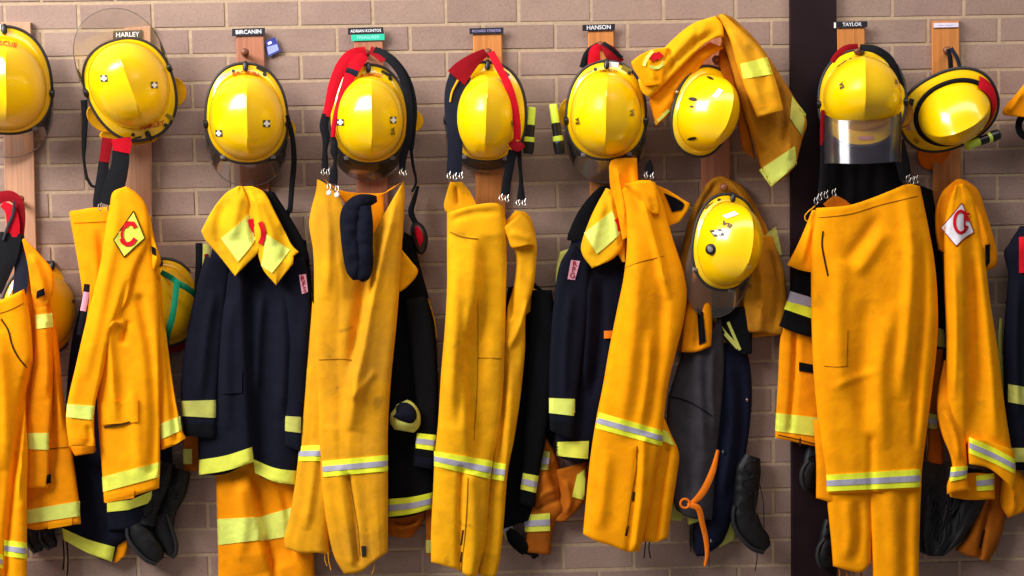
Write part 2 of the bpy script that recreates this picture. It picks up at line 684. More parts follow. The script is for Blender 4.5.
# ------------------------------------------------------------------ setting
def build_setting():
    # brick material: each brick its own tone, speckled face
    m, nt, b = _new('brick')
    geo = N(nt, 'ShaderNodeNewGeometry')
    tc = N(nt, 'ShaderNodeTexCoord')
    r = ramp(nt, [(0, lin((147, 122, 111))), (.35, lin((153, 128, 116))), (.7, lin((158, 133, 120))), (1, lin((148, 122, 113)))])
    nt.links.new(geo.outputs['Random Per Island'], r.inputs[0])
    n1 = N(nt, 'ShaderNodeTexNoise', i_Scale=110.0, i_Detail=5.0, i_Roughness=.7)
    nt.links.new(tc.outputs['Object'], n1.inputs['Vector'])
    r1 = ramp(nt, [(.28, (.80, .78, .76)), (.5, (1, 1, 1)), (.72, (1.08, 1.07, 1.05))])
    nt.links.new(n1.outputs['Fac'], r1.inputs[0])
    n2 = N(nt, 'ShaderNodeTexNoise', i_Scale=9.0, i_Detail=4.0)
    nt.links.new(tc.outputs['Object'], n2.inputs['Vector'])
    r2 = ramp(nt, [(.3, (.90, .88, .88)), (.7, (1.06, 1.06, 1.04))])
    nt.links.new(n2.outputs['Fac'], r2.inputs[0])
    c = mix(nt, 1.0, r.outputs[0], r1.outputs[0], 'MULTIPLY')
    c = mix(nt, 1.0, c, r2.outputs[0], 'MULTIPLY')
    nt.links.new(c, b.inputs['Base Color'])
    b.inputs['Roughness'].default_value = .85
    b.inputs['Specular IOR Level'].default_value = .25
    bp = N(nt, 'ShaderNodeBump', i_Strength=.5, i_Distance=.003)
    nt.links.new(n1.outputs['Fac'], bp.inputs['Height'])
    nt.links.new(bp.outputs[0], b.inputs['Normal'])
    mo = plain('mortar', (176, 152, 126), .95, var=.12, scale=60, bump=.6, spec=.1)

    rng = random.Random(3)
    V, Fc, MI = [], [], []
    mort = .0095
    colx = W(813, 280, 0).x
    cw0, cw1 = W(791, 280, 0).x, W(836, 280, 0).x

    def brick(x0, x1, z0, z1):
        j = lambda: rng.uniform(-.0012, .0012)
        e, dp = .002, .0032
        base = len(V)
        x0, x1, z0, z1 = x0 + j(), x1 + j(), z0 + j(), z1 + j()
        f = -rng.uniform(-.0008, .0012)
        for (ex, yy) in ((0, dp), (e * .35, .0012), (e, f)):
            for X, Zz in ((x0 + ex, z0 + ex), (x1 - ex, z0 + ex), (x1 - ex, z1 - ex), (x0 + ex, z1 - ex)):
                V.append((X, yy, Zz))
        for k in range(2):
            for i in range(4):
                i2 = (i + 1) % 4
                Fc.append((base + k * 4 + i, base + k * 4 + i2, base + (k + 1) * 4 + i2, base + (k + 1) * 4 + i))
                MI.append(0)
        Fc.append((base + 8, base + 9, base + 10, base + 11))
        MI.append(0)
    for row in range(-12, 26):
        z1 = Z0 - (row - 1) * CH - mort / 2
        z0 = Z0 - row * CH + mort / 2
        if z1 < .02:
            continue
        for i in range(-10, 26):
            xa = (i + (row % 2) * .5) * BW - X0
            xb = xa + BW
            xa, xb = xa + mort / 2, xb - mort / 2
            if xb < colx:
                brick(xa, xb, z0, z1)
            elif xa < colx:
                if colx - xa > .03:
                    brick(xa, colx, z0, z1)
            xr, xs = xa + .045, xb + .045
            if xr > colx:
                brick(xr, xs, z0, z1)
            elif xs > colx + .03:
                brick(colx + .012, xs, z0, z1)
    k = len(V)
    for X, Zz in ((-3.9, 0), (4.7, 0), (4.7, 3.3), (-3.9, 3.3)):
        V.append((X, .0022, Zz))
    for X, Zz in ((-3.9, 0), (4.7, 0), (4.7, 3.3), (-3.9, 3.3)):
        V.append((X, .12, Zz))
    Fc.append((k, k + 1, k + 2, k + 3))
    MI.append(1)
    for q in ((k + 1, k, k + 4, k + 5), (k + 2, k + 1, k + 5, k + 6), (k + 3, k + 2, k + 6, k + 7), (k, k + 3, k + 7, k + 4), (k + 5, k + 4, k + 7, k + 6)):
        Fc.append(q)
        MI.append(1)
    w = mesh_obj('wall_back', V, Fc, [m, mo], smooth=False, mi=MI)
    tag(w, 'brown brick wall with pale mortar joints', 'wall', kind='structure')

    fl = plain('concrete floor', (128, 124, 120), .8, var=.12, scale=6, bump=.2)
    V, Fc = boxmesh(np.array([.4, -2.4, -.05]), (4.3, 2.5, .05))
    tag(mesh_obj('floor', V, Fc, fl, smooth=False), 'grey concrete floor', 'floor', kind='structure')

    # dark painted steel column: an H section set against the wall
    st = plain('dark column paint', (31, 16, 21), .6, var=.15, scale=14, spec=.15)
    tl, tr = W(790.5, 0, .02), W(836, 0, .02)
    bl, br = W(792.5, 576, .02), W(836, 576, .02)
    import bmesh
    V, Fc = [], []
    xL0, xR0, xL1, xR1 = tl.x, tr.x, bl.x, br.x

    def post(x0, x1, y0, y1, dx0=0, dx1=0):
        k = len(V)
        for z, a, c in ((0.0, x0 + dx0, x1 + dx1), (3.2, x0, x1)):
            V.extend([(a, y0, z), (c, y0, z), (c, y1, z), (a, y1, z)])
        Fc.extend([(k + 3, k + 2, k + 1, k), (k + 4, k + 5, k + 6, k + 7)])
        for i in range(4):
            i2 = (i + 1) % 4
            Fc.append((k + i, k + i2, k + 4 + i2, k + 4 + i))
    xm = (xL0 + xR0) / 2
    post(xL0, xR0, -.026, -.012)
    post(xm - .006, xm + .006, -.012, .09)
    post(xL0, xR0, -.0118, -.0005)
    c = mesh_obj('column', V, Fc, st, smooth=False)
    tag(c, 'dark brown painted steel column against the brick wall', 'column', kind='structure')


# ------------------------------------------------------------------ peg boards
def board(label, corners, pegs=(), d=.02, col='board wood', wd=None):
    """corners: tl, tr, br, bl in px"""
    tl, tr, br, bl = P(corners)
    root = thing('peg_board', label, 'peg board', (bl[0] / 2 + br[0] / 2, br[1], .0))
    c = [(tl, tr, br, bl)]
    V, Fc = [], []
    for dd, ins in ((.0025, 0), (d - .004, 0), (d, 1.0)):
        for (x, y), (sx, sy) in zip((tl, tr, br, bl), ((1, 1), (-1, 1), (-1, -1), (1, -1))):
            V.append(W(x + sx * ins, y + sy * ins, dd))
    for k in range(2):
        for i in range(4):
            i2 = (i + 1) % 4
            Fc.append((k * 4 + i2, k * 4 + i, (k + 1) * 4 + i, (k + 1) * 4 + i2))
    Fc.append((11, 10, 9, 8))
    Fc.append((0, 1, 2, 3))
    mesh_obj('board', V, Fc, wd or MATS[col], root, smooth=False)
    for x, y in pegs:
        loft_peg(x, y, d, root)
    return root


def loft_peg(x, y, d, root):
    a, b = np.array(W(x, y + 2, d - .003)), np.array(W(x, y - 1, .115))
    q = [a + (b - a) * t for t in (0, .1, .5, .78, .82, .9, .97, 1)]
    V, f = frame_tube(q, [.008, .0085, .0085, .0085, .012, .0135, .011, .004], 12)
    mesh_obj('peg', V, f, MATS['peg wood'], root)


def strip(root, quad, text, bg, fg, size, d=.021, th=.004, sx=1.0, marks=None):
    """name strip: flat plate with lettering standing on it"""
    tl, tr, br, bl = P(quad)
    V = [W(*p, d) for p in (tl, tr, br, bl)] + [W(*p, d + th) for p in (tl, tr, br, bl)]
    Fc = [(7, 6, 5, 4), (0, 1, 2, 3)] + [(i, 4 + i, 4 + (i + 1) % 4, (i + 1) % 4) for i in range(4)]
    o = mesh_obj('name_strip', V, Fc, MATS[bg], root, smooth=False)
    cx, cy = sum(p[0] for p in (tl, tr, br, bl)) / 4, sum(p[1] for p in (tl, tr, br, bl)) / 4
    ang = math.atan2(-(tr[1] - tl[1]), tr[0] - tl[0])
    if text:
        G, f = text_geo(text, size)
        G[:, 0] *= sx
        x = G[:, 0] * math.cos(ang) - G[:, 1] * math.sin(ang)
        y = G[:, 0] * math.sin(ang) + G[:, 1] * math.cos(ang)
        mesh_obj('lettering', Wn(cx + x, cy - y, d + th + .0006), f, MATS[fg], o, smooth=False)
    return o


# ------------------------------------------------------------------ helmets
def helmet(label, cx, cy, d, rot=0, tx=0, ty=0, a=.137, bt=.195, bb=.137, ad=.124, btd=.150, bbd=.130, H=.145,
           visor=None, trim=True, marks=(), flap=None, texts=(), knobs=(1, 1), mat='helmet yellow', band=None, name='fire_helmet',
           group=None, clip=True, holes=(), lug=True, strap=None, visor_mat='visor clear', trim_r=.0052, extra=None, vclips=True, fvisor=None):
    pos = W(cx, cy, d)
    root = bpy.data.objects.new(name, None)
    COL.objects.link(root)
    root.empty_display_size = .05
    ROOTLOC[root.name] = pos
    tag(root, label, 'helmet', group)
    Zx = (Vector(CAM) - pos).normalized()
    Xr = Vector(RM[:, 0])
    Xr = (Xr - Xr.dot(Zx) * Zx).normalized()
    Yr = Zx.cross(Xr)
    B = Matrix((Xr, Yr, Zx)).transposed()
    M = B @ Matrix.Rotation(math.radians(tx), 3, 'Y') @ Matrix.Rotation(math.radians(-ty), 3, 'X') @ Matrix.Rotation(math.radians(rot), 3, 'Z')
    root.matrix_world = Matrix.Translation(pos) @ M.to_4x4()
    root.location = pos
    root.rotation_euler = M.to_euler()

    def sup(th, A, bT, bB, n):
        c, s = np.cos(th), np.sin(th)
        bq = np.where(s > 0, bT, bB)
        return ((np.abs(c) / A) ** n + (np.abs(s) / bq) ** n) ** (-1 / n)
    Ro = lambda th: sup(th, a, bt, bb, 2.25)
    Rd = lambda th: np.minimum(sup(th, ad, btd, bbd, 2.05), Ro(th) - .004)

    def ridge(x, y, k):
        crest = .020 * np.exp(-np.abs(x) / .022) + .010 * np.exp(-(x / .05) ** 2)
        return crest * np.clip(k, 0, 1)

    def surf(x, y):
        """height of the shell over local (x, y), vectorised"""
        th = np.arctan2(y, x)
        r = np.hypot(x, y)
        q = r / Rd(th)
        sq = np.clip(q / .985, 0, 1)
        dome = H * np.sqrt(np.maximum(0, 1 - sq ** 2.15))
        z = dome + ridge(x, y, (1 - sq ** 4) * 1.15)
        rim = .010 * np.clip((Ro(th) - r) / .03, 0, 1) - .004
        return np.maximum(z, rim)
    NT = 120
    th = np.linspace(0, 2 * math.pi, NT, endpoint=False)
    rings = [(np.sin(p)) for p in np.linspace(0.02, math.pi / 2, 26)]
    V = []
    for s_ in rings:
        r = Rd(th) * s_ * .985
        x, y = r * np.cos(th), r * np.sin(th)
        V.append(np.stack([x, y, np.maximum(surf(x, y), .006)], 1))
    for t in (.12, .3, .5, .7, .86, 1.0):
        r = Rd(th) * .985 + (Ro(th) - Rd(th) * .985) * t
        x, y = r * np.cos(th), r * np.sin(th)
        z = .006 * (1 - t) ** 2 + .004 - .012 * t ** 2
        V.append(np.stack([x, y, np.full_like(x, z)], 1))
    nr = len(V)
    V = np.concatenate(V)
    Fc = []
    for i in range(nr - 1):
        for k in range(NT):
            k2 = (k + 1) % NT
            Fc.append((i * NT + k, (i + 1) * NT + k, (i + 1) * NT + k2, i * NT + k2))
    V = np.concatenate([V, [[0, 0, float(surf(np.array(0.), np.array(0.001)))]]])
    for k in range(NT):
        Fc.append((len(V) - 1, k, (k + 1) % NT))
    sh = mesh_obj('shell', V, Fc, MATS[mat], root, ang=75, local=True)
    # dark lining under the shell
    Vl, Fl = [], []
    for i, (s_, z) in enumerate(((.05, H * .86), (.5, H * .74), (.8, H * .5), (.95, .02), (.97, -.012), (.9, -.016))):
        r = Rd(th) * s_ * .93
        Vl.append(np.stack([r * np.cos(th), r * np.sin(th), np.full_like(r, z)], 1))
    Vl = np.concatenate(Vl)
    for i in range(5):
        for k in range(NT):
            k2 = (k + 1) % NT
            Fl.append((i * NT + k, (i + 1) * NT + k, (i + 1) * NT + k2, i * NT + k2))
    mesh_obj('lining', Vl, Fl, MATS['black webbing'], root, local=True)
    if trim:
        r = Ro(th) + .001
        C = np.stack([r * np.cos(th), r * np.sin(th), np.full_like(r, -.008)], 1)
        C = np.concatenate([C, C[:2]])
        V, Fc = frame_tube(C, trim_r, 8, cap=False, ell=1.0)
        mesh_obj('edge_trim', V, Fc, MATS['trim rubber'], root, local=True)

    def pt_rim(deg, off=0, z=0):
        t = math.radians(deg)
        r = float(Ro(np.array(t))) + off
        return np.array([r * math.cos(t), r * math.sin(t), z])
    if lug:      # black hanging clip on the rear brim
        p = pt_rim(90, -.012, .0)
        V, Fc = frame_tube([p + (0, -.008, .004), p + (0, -.006, .008), p + (0, .004, .008), p + (0, .018, .0)], [.006, .009, .009, .006], 10)
        mesh_obj('hanging_clip', V, Fc, MATS['black plastic'], root, local=True)
    if visor:
        t0, t1, e, zd = visor[:4]
        z0 = visor[4] if len(visor) > 4 else -.004
        tt = np.radians(np.linspace(t0, t1, 60))
        f = np.sin(math.pi * np.linspace(0, 1, 60)) ** .38
        Vv, Fv = [], []
        ks = np.linspace(0, 1, 9)
        for off in (0, -.002):
            for k in ks:
                r = Ro(tt) + .004 + .006 * k * f + off * .6
                Vv.append(np.stack([r * np.cos(tt), r * np.sin(tt) - e * k * f, z0 - zd * k ** .9 * f + off], 1))
        Vv = np.concatenate(Vv)
        nn, K = 60, 9
        for i in range(K - 1):
            for k in range(nn - 1):
                q = i * nn + k
                Fv.append((q, q + nn, q + nn + 1, q + 1))
                q += K * nn
                Fv.append((q, q + 1, q + nn + 1, q + nn))
        for k in range(nn - 1):
            q = (K - 1) * nn + k
            Fv.append((q, q + K * nn, q + K * nn + 1, q + 1))
            Fv.append((k, k + 1, k + 1 + K * nn, k + K * nn))
        vo = mesh_obj('visor', Vv, Fv, MATS[visor_mat], root, local=True)
        # thin dark rim along the free edge of the visor
        rr = Ro(tt) + .004 + .006 * f
        C = np.stack([rr * np.cos(tt), rr * np.sin(tt) - e * f, z0 - zd * f], 1)
        V, Fc = frame_tube(C, .0011, 6)
        mesh_obj('visor_edge', V, Fc, MATS['visor rim'], vo, local=True)
        if vclips:
            for s_ in (.3, .7):
                p = pt_rim(t0 + (t1 - t0) * s_, .004, -.004)
                V, Fc = boxmesh(p, (.008, .006, .004), bev=.002)
                mesh_obj('visor_stud', V, Fc, MATS['grey plastic'], vo, local=True)
    if fvisor:   # deep curved visor standing in front of the brim: (half width, y top, y bottom, depth, z)
        hw, yt, yb, dep, zz = fvisor
        us, ks = np.linspace(-1, 1, 41), np.linspace(0, 1, 9)
        Vv, Fv = [], []
        for off in (0, -.002):
            for k in ks:
                x = us * hw * (1 - .04 * k)
                top = yt + .05 * us ** 4
                bot = yb + .022 * us ** 2
                Vv.append(np.stack([x, top + (bot - top) * k, zz + dep * np.sqrt(np.maximum(0, 1 - us ** 2 * .97)) + off], 1))
        Vv = np.concatenate(Vv)
        for i in range(8):
            for k in range(40):
                q = i * 41 + k
                Fv.append((q, q + 41, q + 42, q + 1))
                q += 9 * 41
                Fv.append((q, q + 1, q + 42, q + 41))
        for k in range(40):
            q = 8 * 41 + k
            Fv.append((q, q + 369, q + 370, q + 1))
            Fv.append((k, k + 1, k + 370, k + 369))
        mesh_obj('visor', Vv, Fv, MATS[visor_mat], root, local=True)
    for on, deg in zip(knobs, (184, -4)):
        if on:
            p = pt_rim(deg, -.001, -.006)
            out = np.array([math.cos(math.radians(deg)), math.sin(math.radians(deg)), .2])
            V, Fc = frame_tube([p - out * .004, p + out * .004, p + out * .009, p + out * .010], [.012, .013, .012, .004], 14)
            k = mesh_obj('pivot_knob', V, Fc, MATS['black plastic'], root, local=True)
    if flap:     # cloth ear flap showing behind the rim: list of (deg, out, width)
        for dg_, out, wid, fm in flap:
            c = pt_rim(dg_, -.01, -.02)
            n_ = np.array([math.cos(math.radians(dg_)), math.sin(math.radians(dg_)), 0])
            t_ = np.array([-n_[1], n_[0], 0])
            V, Fc = [], []
            K = 24
            for zz, sc in ((.004, .8), (.008, .96), (.004, 1.0), (-.006, 1.0), (-.010, .9)):
                for k in range(K):
                    q = 2 * math.pi * k / K
                    V.append(c + n_ * (math.cos(q) * (out + .01) * sc) + t_ * (math.sin(q) * wid * sc) + (0, 0, zz - .012))
            for i in range(4):
                for k in range(K):
                    k2 = (k + 1) % K
                    Fc.append((i * K + k, (i + 1) * K + k, (i + 1) * K + k2, i * K + k2))
            Fc.append(list(range(K)))
            Fc.append(list(range(4 * K, 5 * K))[::-1])
            mesh_obj('ear_flap', V, Fc, MATS[fm], root, local=True)
    if band:     # elastic band round the foot of the dome: (deg0, deg1, scale, z, half width, material)
        for (d0, d1, sc, z, hw, bm_) in band:
            t = np.radians(np.linspace(d0, d1, 50))
            r = Rd(t) * sc
            C = np.stack([r * np.cos(t), r * np.sin(t), np.full_like(r, z)], 1)
            V, Fc = frame_tube(C, hw, 8, ell=1.0)
            mesh_obj('elastic_band', V, Fc, MATS[bm_], root, local=True)

    def place(G, x0, y0, rdeg, lift=.0012):
        c, s_ = math.cos(math.radians(rdeg)), math.sin(math.radians(rdeg))
        x = x0 + G[:, 0] * c - G[:, 1] * s_
        y = y0 + G[:, 0] * s_ + G[:, 1] * c
        e = .0015
        z = np.maximum.reduce([surf(x + i * e, y + j * e) for i in (-1, 0, 1) for j in (-1, 0, 1)])
        return np.stack([x, y, z + lift], 1)

    def grid_rect(w, h, n=6, mh=6):
        xs, ys = np.meshgrid(np.linspace(-w / 2, w / 2, n), np.linspace(-h / 2, h / 2, mh))
        G = np.stack([xs.ravel(), ys.ravel()], 1)
        return G, [(j * n + i, j * n + i + 1, (j + 1) * n + i + 1, (j + 1) * n + i) for j in range(mh - 1) for i in range(n - 1)]
    for mk in marks:      # ('cross', x, y, rot[, size]) | ('rect', x, y, rot, w, h, mat) | ('dot', x, y, r, mat)
        if mk[0] == 'cross':
            s_ = mk[4] if len(mk) > 4 else .021
            G, f = grid_rect(s_, s_)
            st = mesh_obj('cross_sticker', place(G, mk[1], mk[2], mk[3]), f, MATS['sticker dark'], root, local=True)
            for w_, h_ in ((s_ * .86, s_ * .34), (s_ * .34, s_ * .86)):
                G, f = grid_rect(w_, h_)
                mesh_obj('cross', place(G, mk[1], mk[2], mk[3], .0022), f, MATS['sticker white'], st, local=True)
        elif mk[0] == 'rect':
            G, f = grid_rect(mk[4], mk[5])
            mesh_obj('sticker', place(G, mk[1], mk[2], mk[3], .0014 if mk[6] != 'sticker white' else .0012), f, MATS[mk[6]], root, local=True)
        elif mk[0] == 'dot':
            q = np.linspace(0, 2 * math.pi, 16, endpoint=False)
            G = np.stack([mk[3] * np.cos(q), mk[3] * np.sin(q)], 1)
            mesh_obj('vent_hole' if mk[4] == 'black plastic' else 'sticker', place(G, mk[1], mk[2], 0, .0024), [list(range(16))], MATS[mk[4]], root, local=True)
    for t_ in texts:      # (body, x, y, size, rot, mat[, arc radius])
        G, f = text_geo(t_[0], t_[3])
        G = G[:, :2]
        if len(t_) > 6:
            R_ = t_[6]
            q = G[:, 0] / R_
            G = np.stack([(R_ + G[:, 1]) * np.sin(q), (R_ + G[:, 1]) * np.cos(q) - R_], 1)
        mesh_obj('lettering', place(G, t_[1], t_[2], t_[4], .0026), f, MATS[t_[5]], root, local=True)
    if extra:
        extra(root, surf, Ro, Rd)
    return root


def on_helmet(root, name, V, Fc, mat, **kw):
    """add a world-space part to a rotated helmet"""
    bpy.context.view_layer.update()
    Mi = Matrix.Translation(root.location) @ root.rotation_euler.to_matrix().to_4x4()
    Mi = Mi.inverted()
    L = [Mi @ Vector(v) for v in V]
    return mesh_obj(name, L, Fc, mat, root, local=True, **kw)


def torch(label, p0, p1, d, group, lens=False):
    """hand torch from its lime end p0 to its black head p1 (px)"""
    x0, y0 = p0
    x1, y1 = p1
    root = thing('hand_torch', label, 'torch', ((x0 + x1) / 2, max(y0, y1), d), group)
    a, b = np.array(W(x0, y0, d)), np.array(W(x1, y1, d))
    L = np.linalg.norm(b - a)
    pt = lambda t: a + (b - a) * t
    def seg(nm, st, mat):
        V, f = frame_tube([pt(t) for t, r in st], [r for t, r in st], 16)
        return mesh_obj(nm, V, f, mat, root)
    seg('tail', [(0, .006), (.005, .0125), (.03, .0135), (.38, .0135), (.385, .012)], MATS['torch lime'])
    seg('barrel', [(.38, .012), (.385, .0148), (.42, .0148), (.62, .0148), (.70, .0155), (.71, .013)], MATS['black plastic'])
    seg('collar', [(.64, .0158), (.645, .0172), (.72, .0176), (.78, .0172), (.785, .0155)], MATS['torch lime'])
    h = seg('head', [(.74, .0172), (.745, .0182), (.80, .0185), (.95, .0172), (.985, .0165), (1.0, .0150)], MATS['black plastic'])
    if lens:
        V, f = frame_tube([pt(-.015), pt(-.01), pt(.01), pt(.02)], [.004, .0165, .0165, .014], 18)
        mesh_obj('lens_ring', V, f, MATS['torch lime'], root)
    return root


def clips(parent, pts, size=3.2):
    """small chrome hooks: (x, y, d)"""
    for x, y, d in pts:
        s_ = size
        q = [(x - s_ * .25, y - s_ * 1.2, d), (x - s_ * .5, y - s_ * .2, d + .004), (x, y + s_ * .7, d + .006), (x + s_ * .5, y + s_ * .1, d + .004),
             (x + s_ * .2, y - s_ * .6, d + .002), (x + s_ * .5, y - s_ * 1.6, d)]
        tube('clip', q, .0014, MATS['chrome'], parent, n=6, sub=5)


def boot(label, shaft, foot, group, sole_side=1, laces=(), name='work_boot'):
    """shaft and foot: stations (x, y, depth, half width px, half depth m)"""
    x = foot[-1]
    root = thing(name, label, 'boot', (x[0], x[1], x[2]), group)
    loft('shaft', shaft, MATS['boot leather'], root, bump=.003)
    loft('foot', foot, MATS['boot leather'], root, bump=.002)
    # welted sole along one side of the foot
    q = smooth_poly([(p[0], p[1], p[2], p[3], p[4]) for p in foot], 6)
    t = np.gradient(q[:, :2], axis=0)
    nn = np.stack([-t[:, 1], t[:, 0]], 1) / (np.linalg.norm(t, axis=1)[:, None] + 1e-9)
    sp = [(q[i, 0] + sole_side * nn[i, 0] * (q[i, 3] * .82), q[i, 1] + sole_side * nn[i, 1] * (q[i, 3] * .82), q[i, 2], 2.6, q[i, 4] * 1.02)
          for i in range(0, len(q), 3)]
    loft('sole', sp, MATS['boot sole'], root)
    # eyelets and a criss-cross lace down the front of the shaft
    qs = smooth_poly([(p[0], p[1], p[2], p[3], p[4]) for p in shaft], 6)
    n_ = len(qs)
    zig = []
    for j, i in enumerate(np.linspace(n_ * .15, n_ * .85, 6).astype(int)):
        sx = (-1 if j % 2 else 1) * qs[i, 3] * .38
        dd = qs[i, 2] + qs[i, 4] * .93
        zig.append((qs[i, 0] + sx, qs[i, 1], dd + .002))
        loft('eyelet', [(qs[i, 0] + sx - .9, qs[i, 1], dd, .6, .002), (qs[i, 0] + sx, qs[i, 1], dd + .001, 1.1, .003), (qs[i, 0] + sx + .9, qs[i, 1], dd, .6, .002)], MATS['black plastic'], root, n=8)
    tube('lace', zig, .0016, MATS['black webbing'], root, n=6, sub=4)
    for l in laces:
        tube('lace', l, .0016, MATS['black webbing'], root, n=6)
    return root


# ------------------------------------------------------------------ shared materials
fabric('gold', (238, 167, 12), .42, seed=1)
fabric('gold worn', (228, 158, 18), .5, (138, 100, 40), seed=2, spread=.52)
fabric('orange', (254, 160, 2), .22, (150, 84, 14), seed=3)
fabric('orange bright', (255, 158, 0), .26, (150, 84, 14), seed=4)
fabric('orange deep', (244, 148, 2), .30, (140, 80, 18), seed=5)
fabric('amber old', (188, 122, 20), .8, (84, 58, 28), seed=6, spread=.5)
fabric('orange brown', (172, 92, 14), .5, (92, 50, 20), seed=7)
fabric('hood yellow', (236, 174, 16), .5, (130, 92, 20), seed=8)
fabric('navy', (15, 16, 30), .25, (10, 10, 14), var=.18, seed=9)
fabric('black cloth', (9, 9, 13), .2, (8, 8, 10), var=.15, seed=10)
fabric('navy knit', (14, 17, 31), .3, (9, 10, 18), var=.3, weave=1.0, seed=11)
fabric('grey marl', (58, 55, 60), .3, (36, 34, 38), var=.2, weave=.7, seed=12)
fabric('blue denim', (14, 17, 36), .2, (34, 36, 52), var=.25, seed=13)
fabric('lime', (226, 230, 84), .22, (150, 150, 60), rough=.55, weave=.1, seed=14)
fabric('lime bright', (238, 246, 58), .08, (180, 180, 60), rough=.5, weave=.1, seed=15)
fabric('lime pale', (222, 232, 108), .2, (160, 160, 80), rough=.6, weave=.15, seed=16)
fabric('lime dull', (190, 190, 92), .45, (120, 112, 70), rough=.7, seed=17)
fabric('silver tape', (172, 168, 186), .15, (120, 110, 110), rough=.4, weave=.05, seed=18)
fabric('white tape', (226, 222, 238), .1, (170, 160, 170), rough=.5, weave=.05, seed=19)
fabric('red webbing', (196, 14, 34), .2, (120, 8, 18), weave=.4, seed=20)
fabric('red dark', (138, 12, 24), .2, (90, 8, 14), weave=.4, seed=21)
fabric('black webbing', (17, 17, 22), .1, (12, 12, 14), weave=.5, rough=.7, seed=22)
fabric('navy webbing', (27, 30, 44), .15, (18, 18, 24), weave=.5, rough=.7, seed=23)
fabric('strap orange', (232, 118, 22), .2, (140, 60, 14), seed=24)
fabric('green strap', (14, 112, 78), .2, (8, 60, 40), weave=.4, seed=25)
fabric('patch red', (206, 24, 36), .1, (130, 10, 20), seed=26)
fabric('patch white', (232, 228, 236), .1, (180, 170, 180), seed=27)
fabric('patch pink', (214, 152, 170), .15, (190, 140, 150), seed=28)
fabric('thread dark', (132, 84, 10), .1, (90, 60, 10), seed=29)
fabric('slit dark', (58, 36, 10), .1, (30, 20, 10), seed=30)
fabric('dark orange inner', (172, 98, 12), .4, (90, 50, 14), seed=31)
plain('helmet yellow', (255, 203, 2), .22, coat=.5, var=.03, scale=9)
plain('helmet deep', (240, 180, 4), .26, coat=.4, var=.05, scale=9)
plain('trim rubber', (44, 40, 44), .55)
plain('black plastic', (22, 21, 24), .38)
plain('grey plastic', (120, 116, 118), .4)
plain('visor rim', (92, 82, 82), .4)
plain('chrome', (168, 162, 156), .3, metal=.9)
plain('torch lime', (214, 240, 74), .35, coat=.2)
plain('sticker dark', (40, 44, 34), .5)
plain('sticker white', (240, 240, 236), .5)
plain('sticker olive', (128, 112, 30), .5)
plain('sticker pink', (220, 150, 140), .5)
plain('ink red', (196, 44, 16), .5)
plain('ink brown', (150, 84, 10), .5)
plain('ink black', (38, 34, 22), .5)
plain('plate black', (26, 24, 34), .4)
plain('plate green', (28, 190, 152), .45)
plain('plate white', (226, 218, 236), .45)
plain('letter white', (236, 236, 240), .5)
plain('letter mint', (150, 226, 222), .5)
plain('letter lilac', (150, 140, 190), .5)
plain('card blue', (52, 60, 140), .35)
plain('card light', (150, 160, 220), .4)
plain('boot leather', (13, 12, 14), .55, var=.4, scale=40, bump=.5, spec=.3)
plain('boot sole', (27, 26, 30), .7, var=.2, scale=60, bump=.5)
plain('hair black', (22, 21, 25), .8, var=.4, scale=90, bump=.9)
wood('board wood', (176, 112, 68))
wood('board pale', (186, 136, 104))
wood('board orange', (196, 124, 60))
wood('board pink', (172, 108, 78))
wood('peg wood', (120, 66, 40))
clear('visor clear', tint=(.975, .97, .97), fog=.07, fogc=(190, 180, 172))
clear('visor hazy', tint=(.92, .91, .92), fog=.09, rough=.16, fogc=(120, 112, 128))
clear('visor pale', tint=(.97, .965, .96), fog=.06, rough=.08, fogc=(205, 190, 180))
M = MATS
build_setting()

# ================================================================== STATION A (left edge of the frame)
board('pale timber peg board nearest the left edge, behind a cropped helmet', '1,22 31,22 38,300 7,300', [(20, 200)], wd=M['board pale'])
helmet('yellow helmet cut off by the left edge, red wording on its brim', 6, 89, .115, rot=-2, a=.136, bt=.195, bb=.140, ad=.122, btd=.158, bbd=.133,
       visor=(195, 350, .070, .045), knobs=(0, 1),
       marks=[('rect', -.020, .192, 0, .022, .018, 'sticker white'), ('dot', -.018, .186, .004, 'black plastic')],
       texts=[('RESCUE', -.002, .140, .022, 0, 'ink red', .17)])
br = thing('braces', 'red and black braces looped over the peg at the left edge', 'braces', (10, 290, .09), 'braces hung with the trousers')
ribbon('red_elastic', [(-10, 204, .15), (0, 198, .155), (10, 196, .16), (18, 202, .16), (21, 216, .158), (20, 236, .155)], [10, 11, 11, 10, 9, 8], M['red dark'], br)
ribbon('red_elastic', [(2, 204, .166), (10, 210, .17), (13, 222, .17), (13, 237, .168)], [6, 11, 13, 13], M['red webbing'], br)
ribbon('lining_strip', [(14, 201, .174), (13, 214, .177), (8, 226, .177), (3, 240, .176)], [2, 3.5, 3, 2.5], M['grey marl'], br)
ribbon('webbing', [(11, 233, .168), (8, 255, .168), (4, 272, .166), (-4, 292, .16)], [22, 20, 14, 12], M['black webbing'], br)
ribbon('webbing', [(20, 234, .155), (21, 258, .157), (21, 275, .16), (19, 296, .165)], [8, 13, 14, 14], M['navy webbing'], br)
jk = thing('turnout_jacket', 'orange jacket with a lime hem band, hanging behind the trousers at the left edge', 'jacket', (45, 528, .05), 'turnout jackets')
s = sheet('body', '22,238 24,280 26,330 24,400 22,470 22,520 22,526', '30,244 46,288 56,326 64,400 72,450 79,500 81,524', M['orange deep'], jk, d=.11, h=.035,
          B='22,526 36,530 58,526 81,524', folds=[('52,330 58,390 62,430', 3, 5), ('44,330 50,400 56,470', 4, -7)])
tape(s, '26,510', '80,501', '26,524', '80,516', silver=False, mt='lime pale')
patch(s, 'hem_tab', '48,522 48,529', '72,518 72,525', M['orange'], parent=s.o)
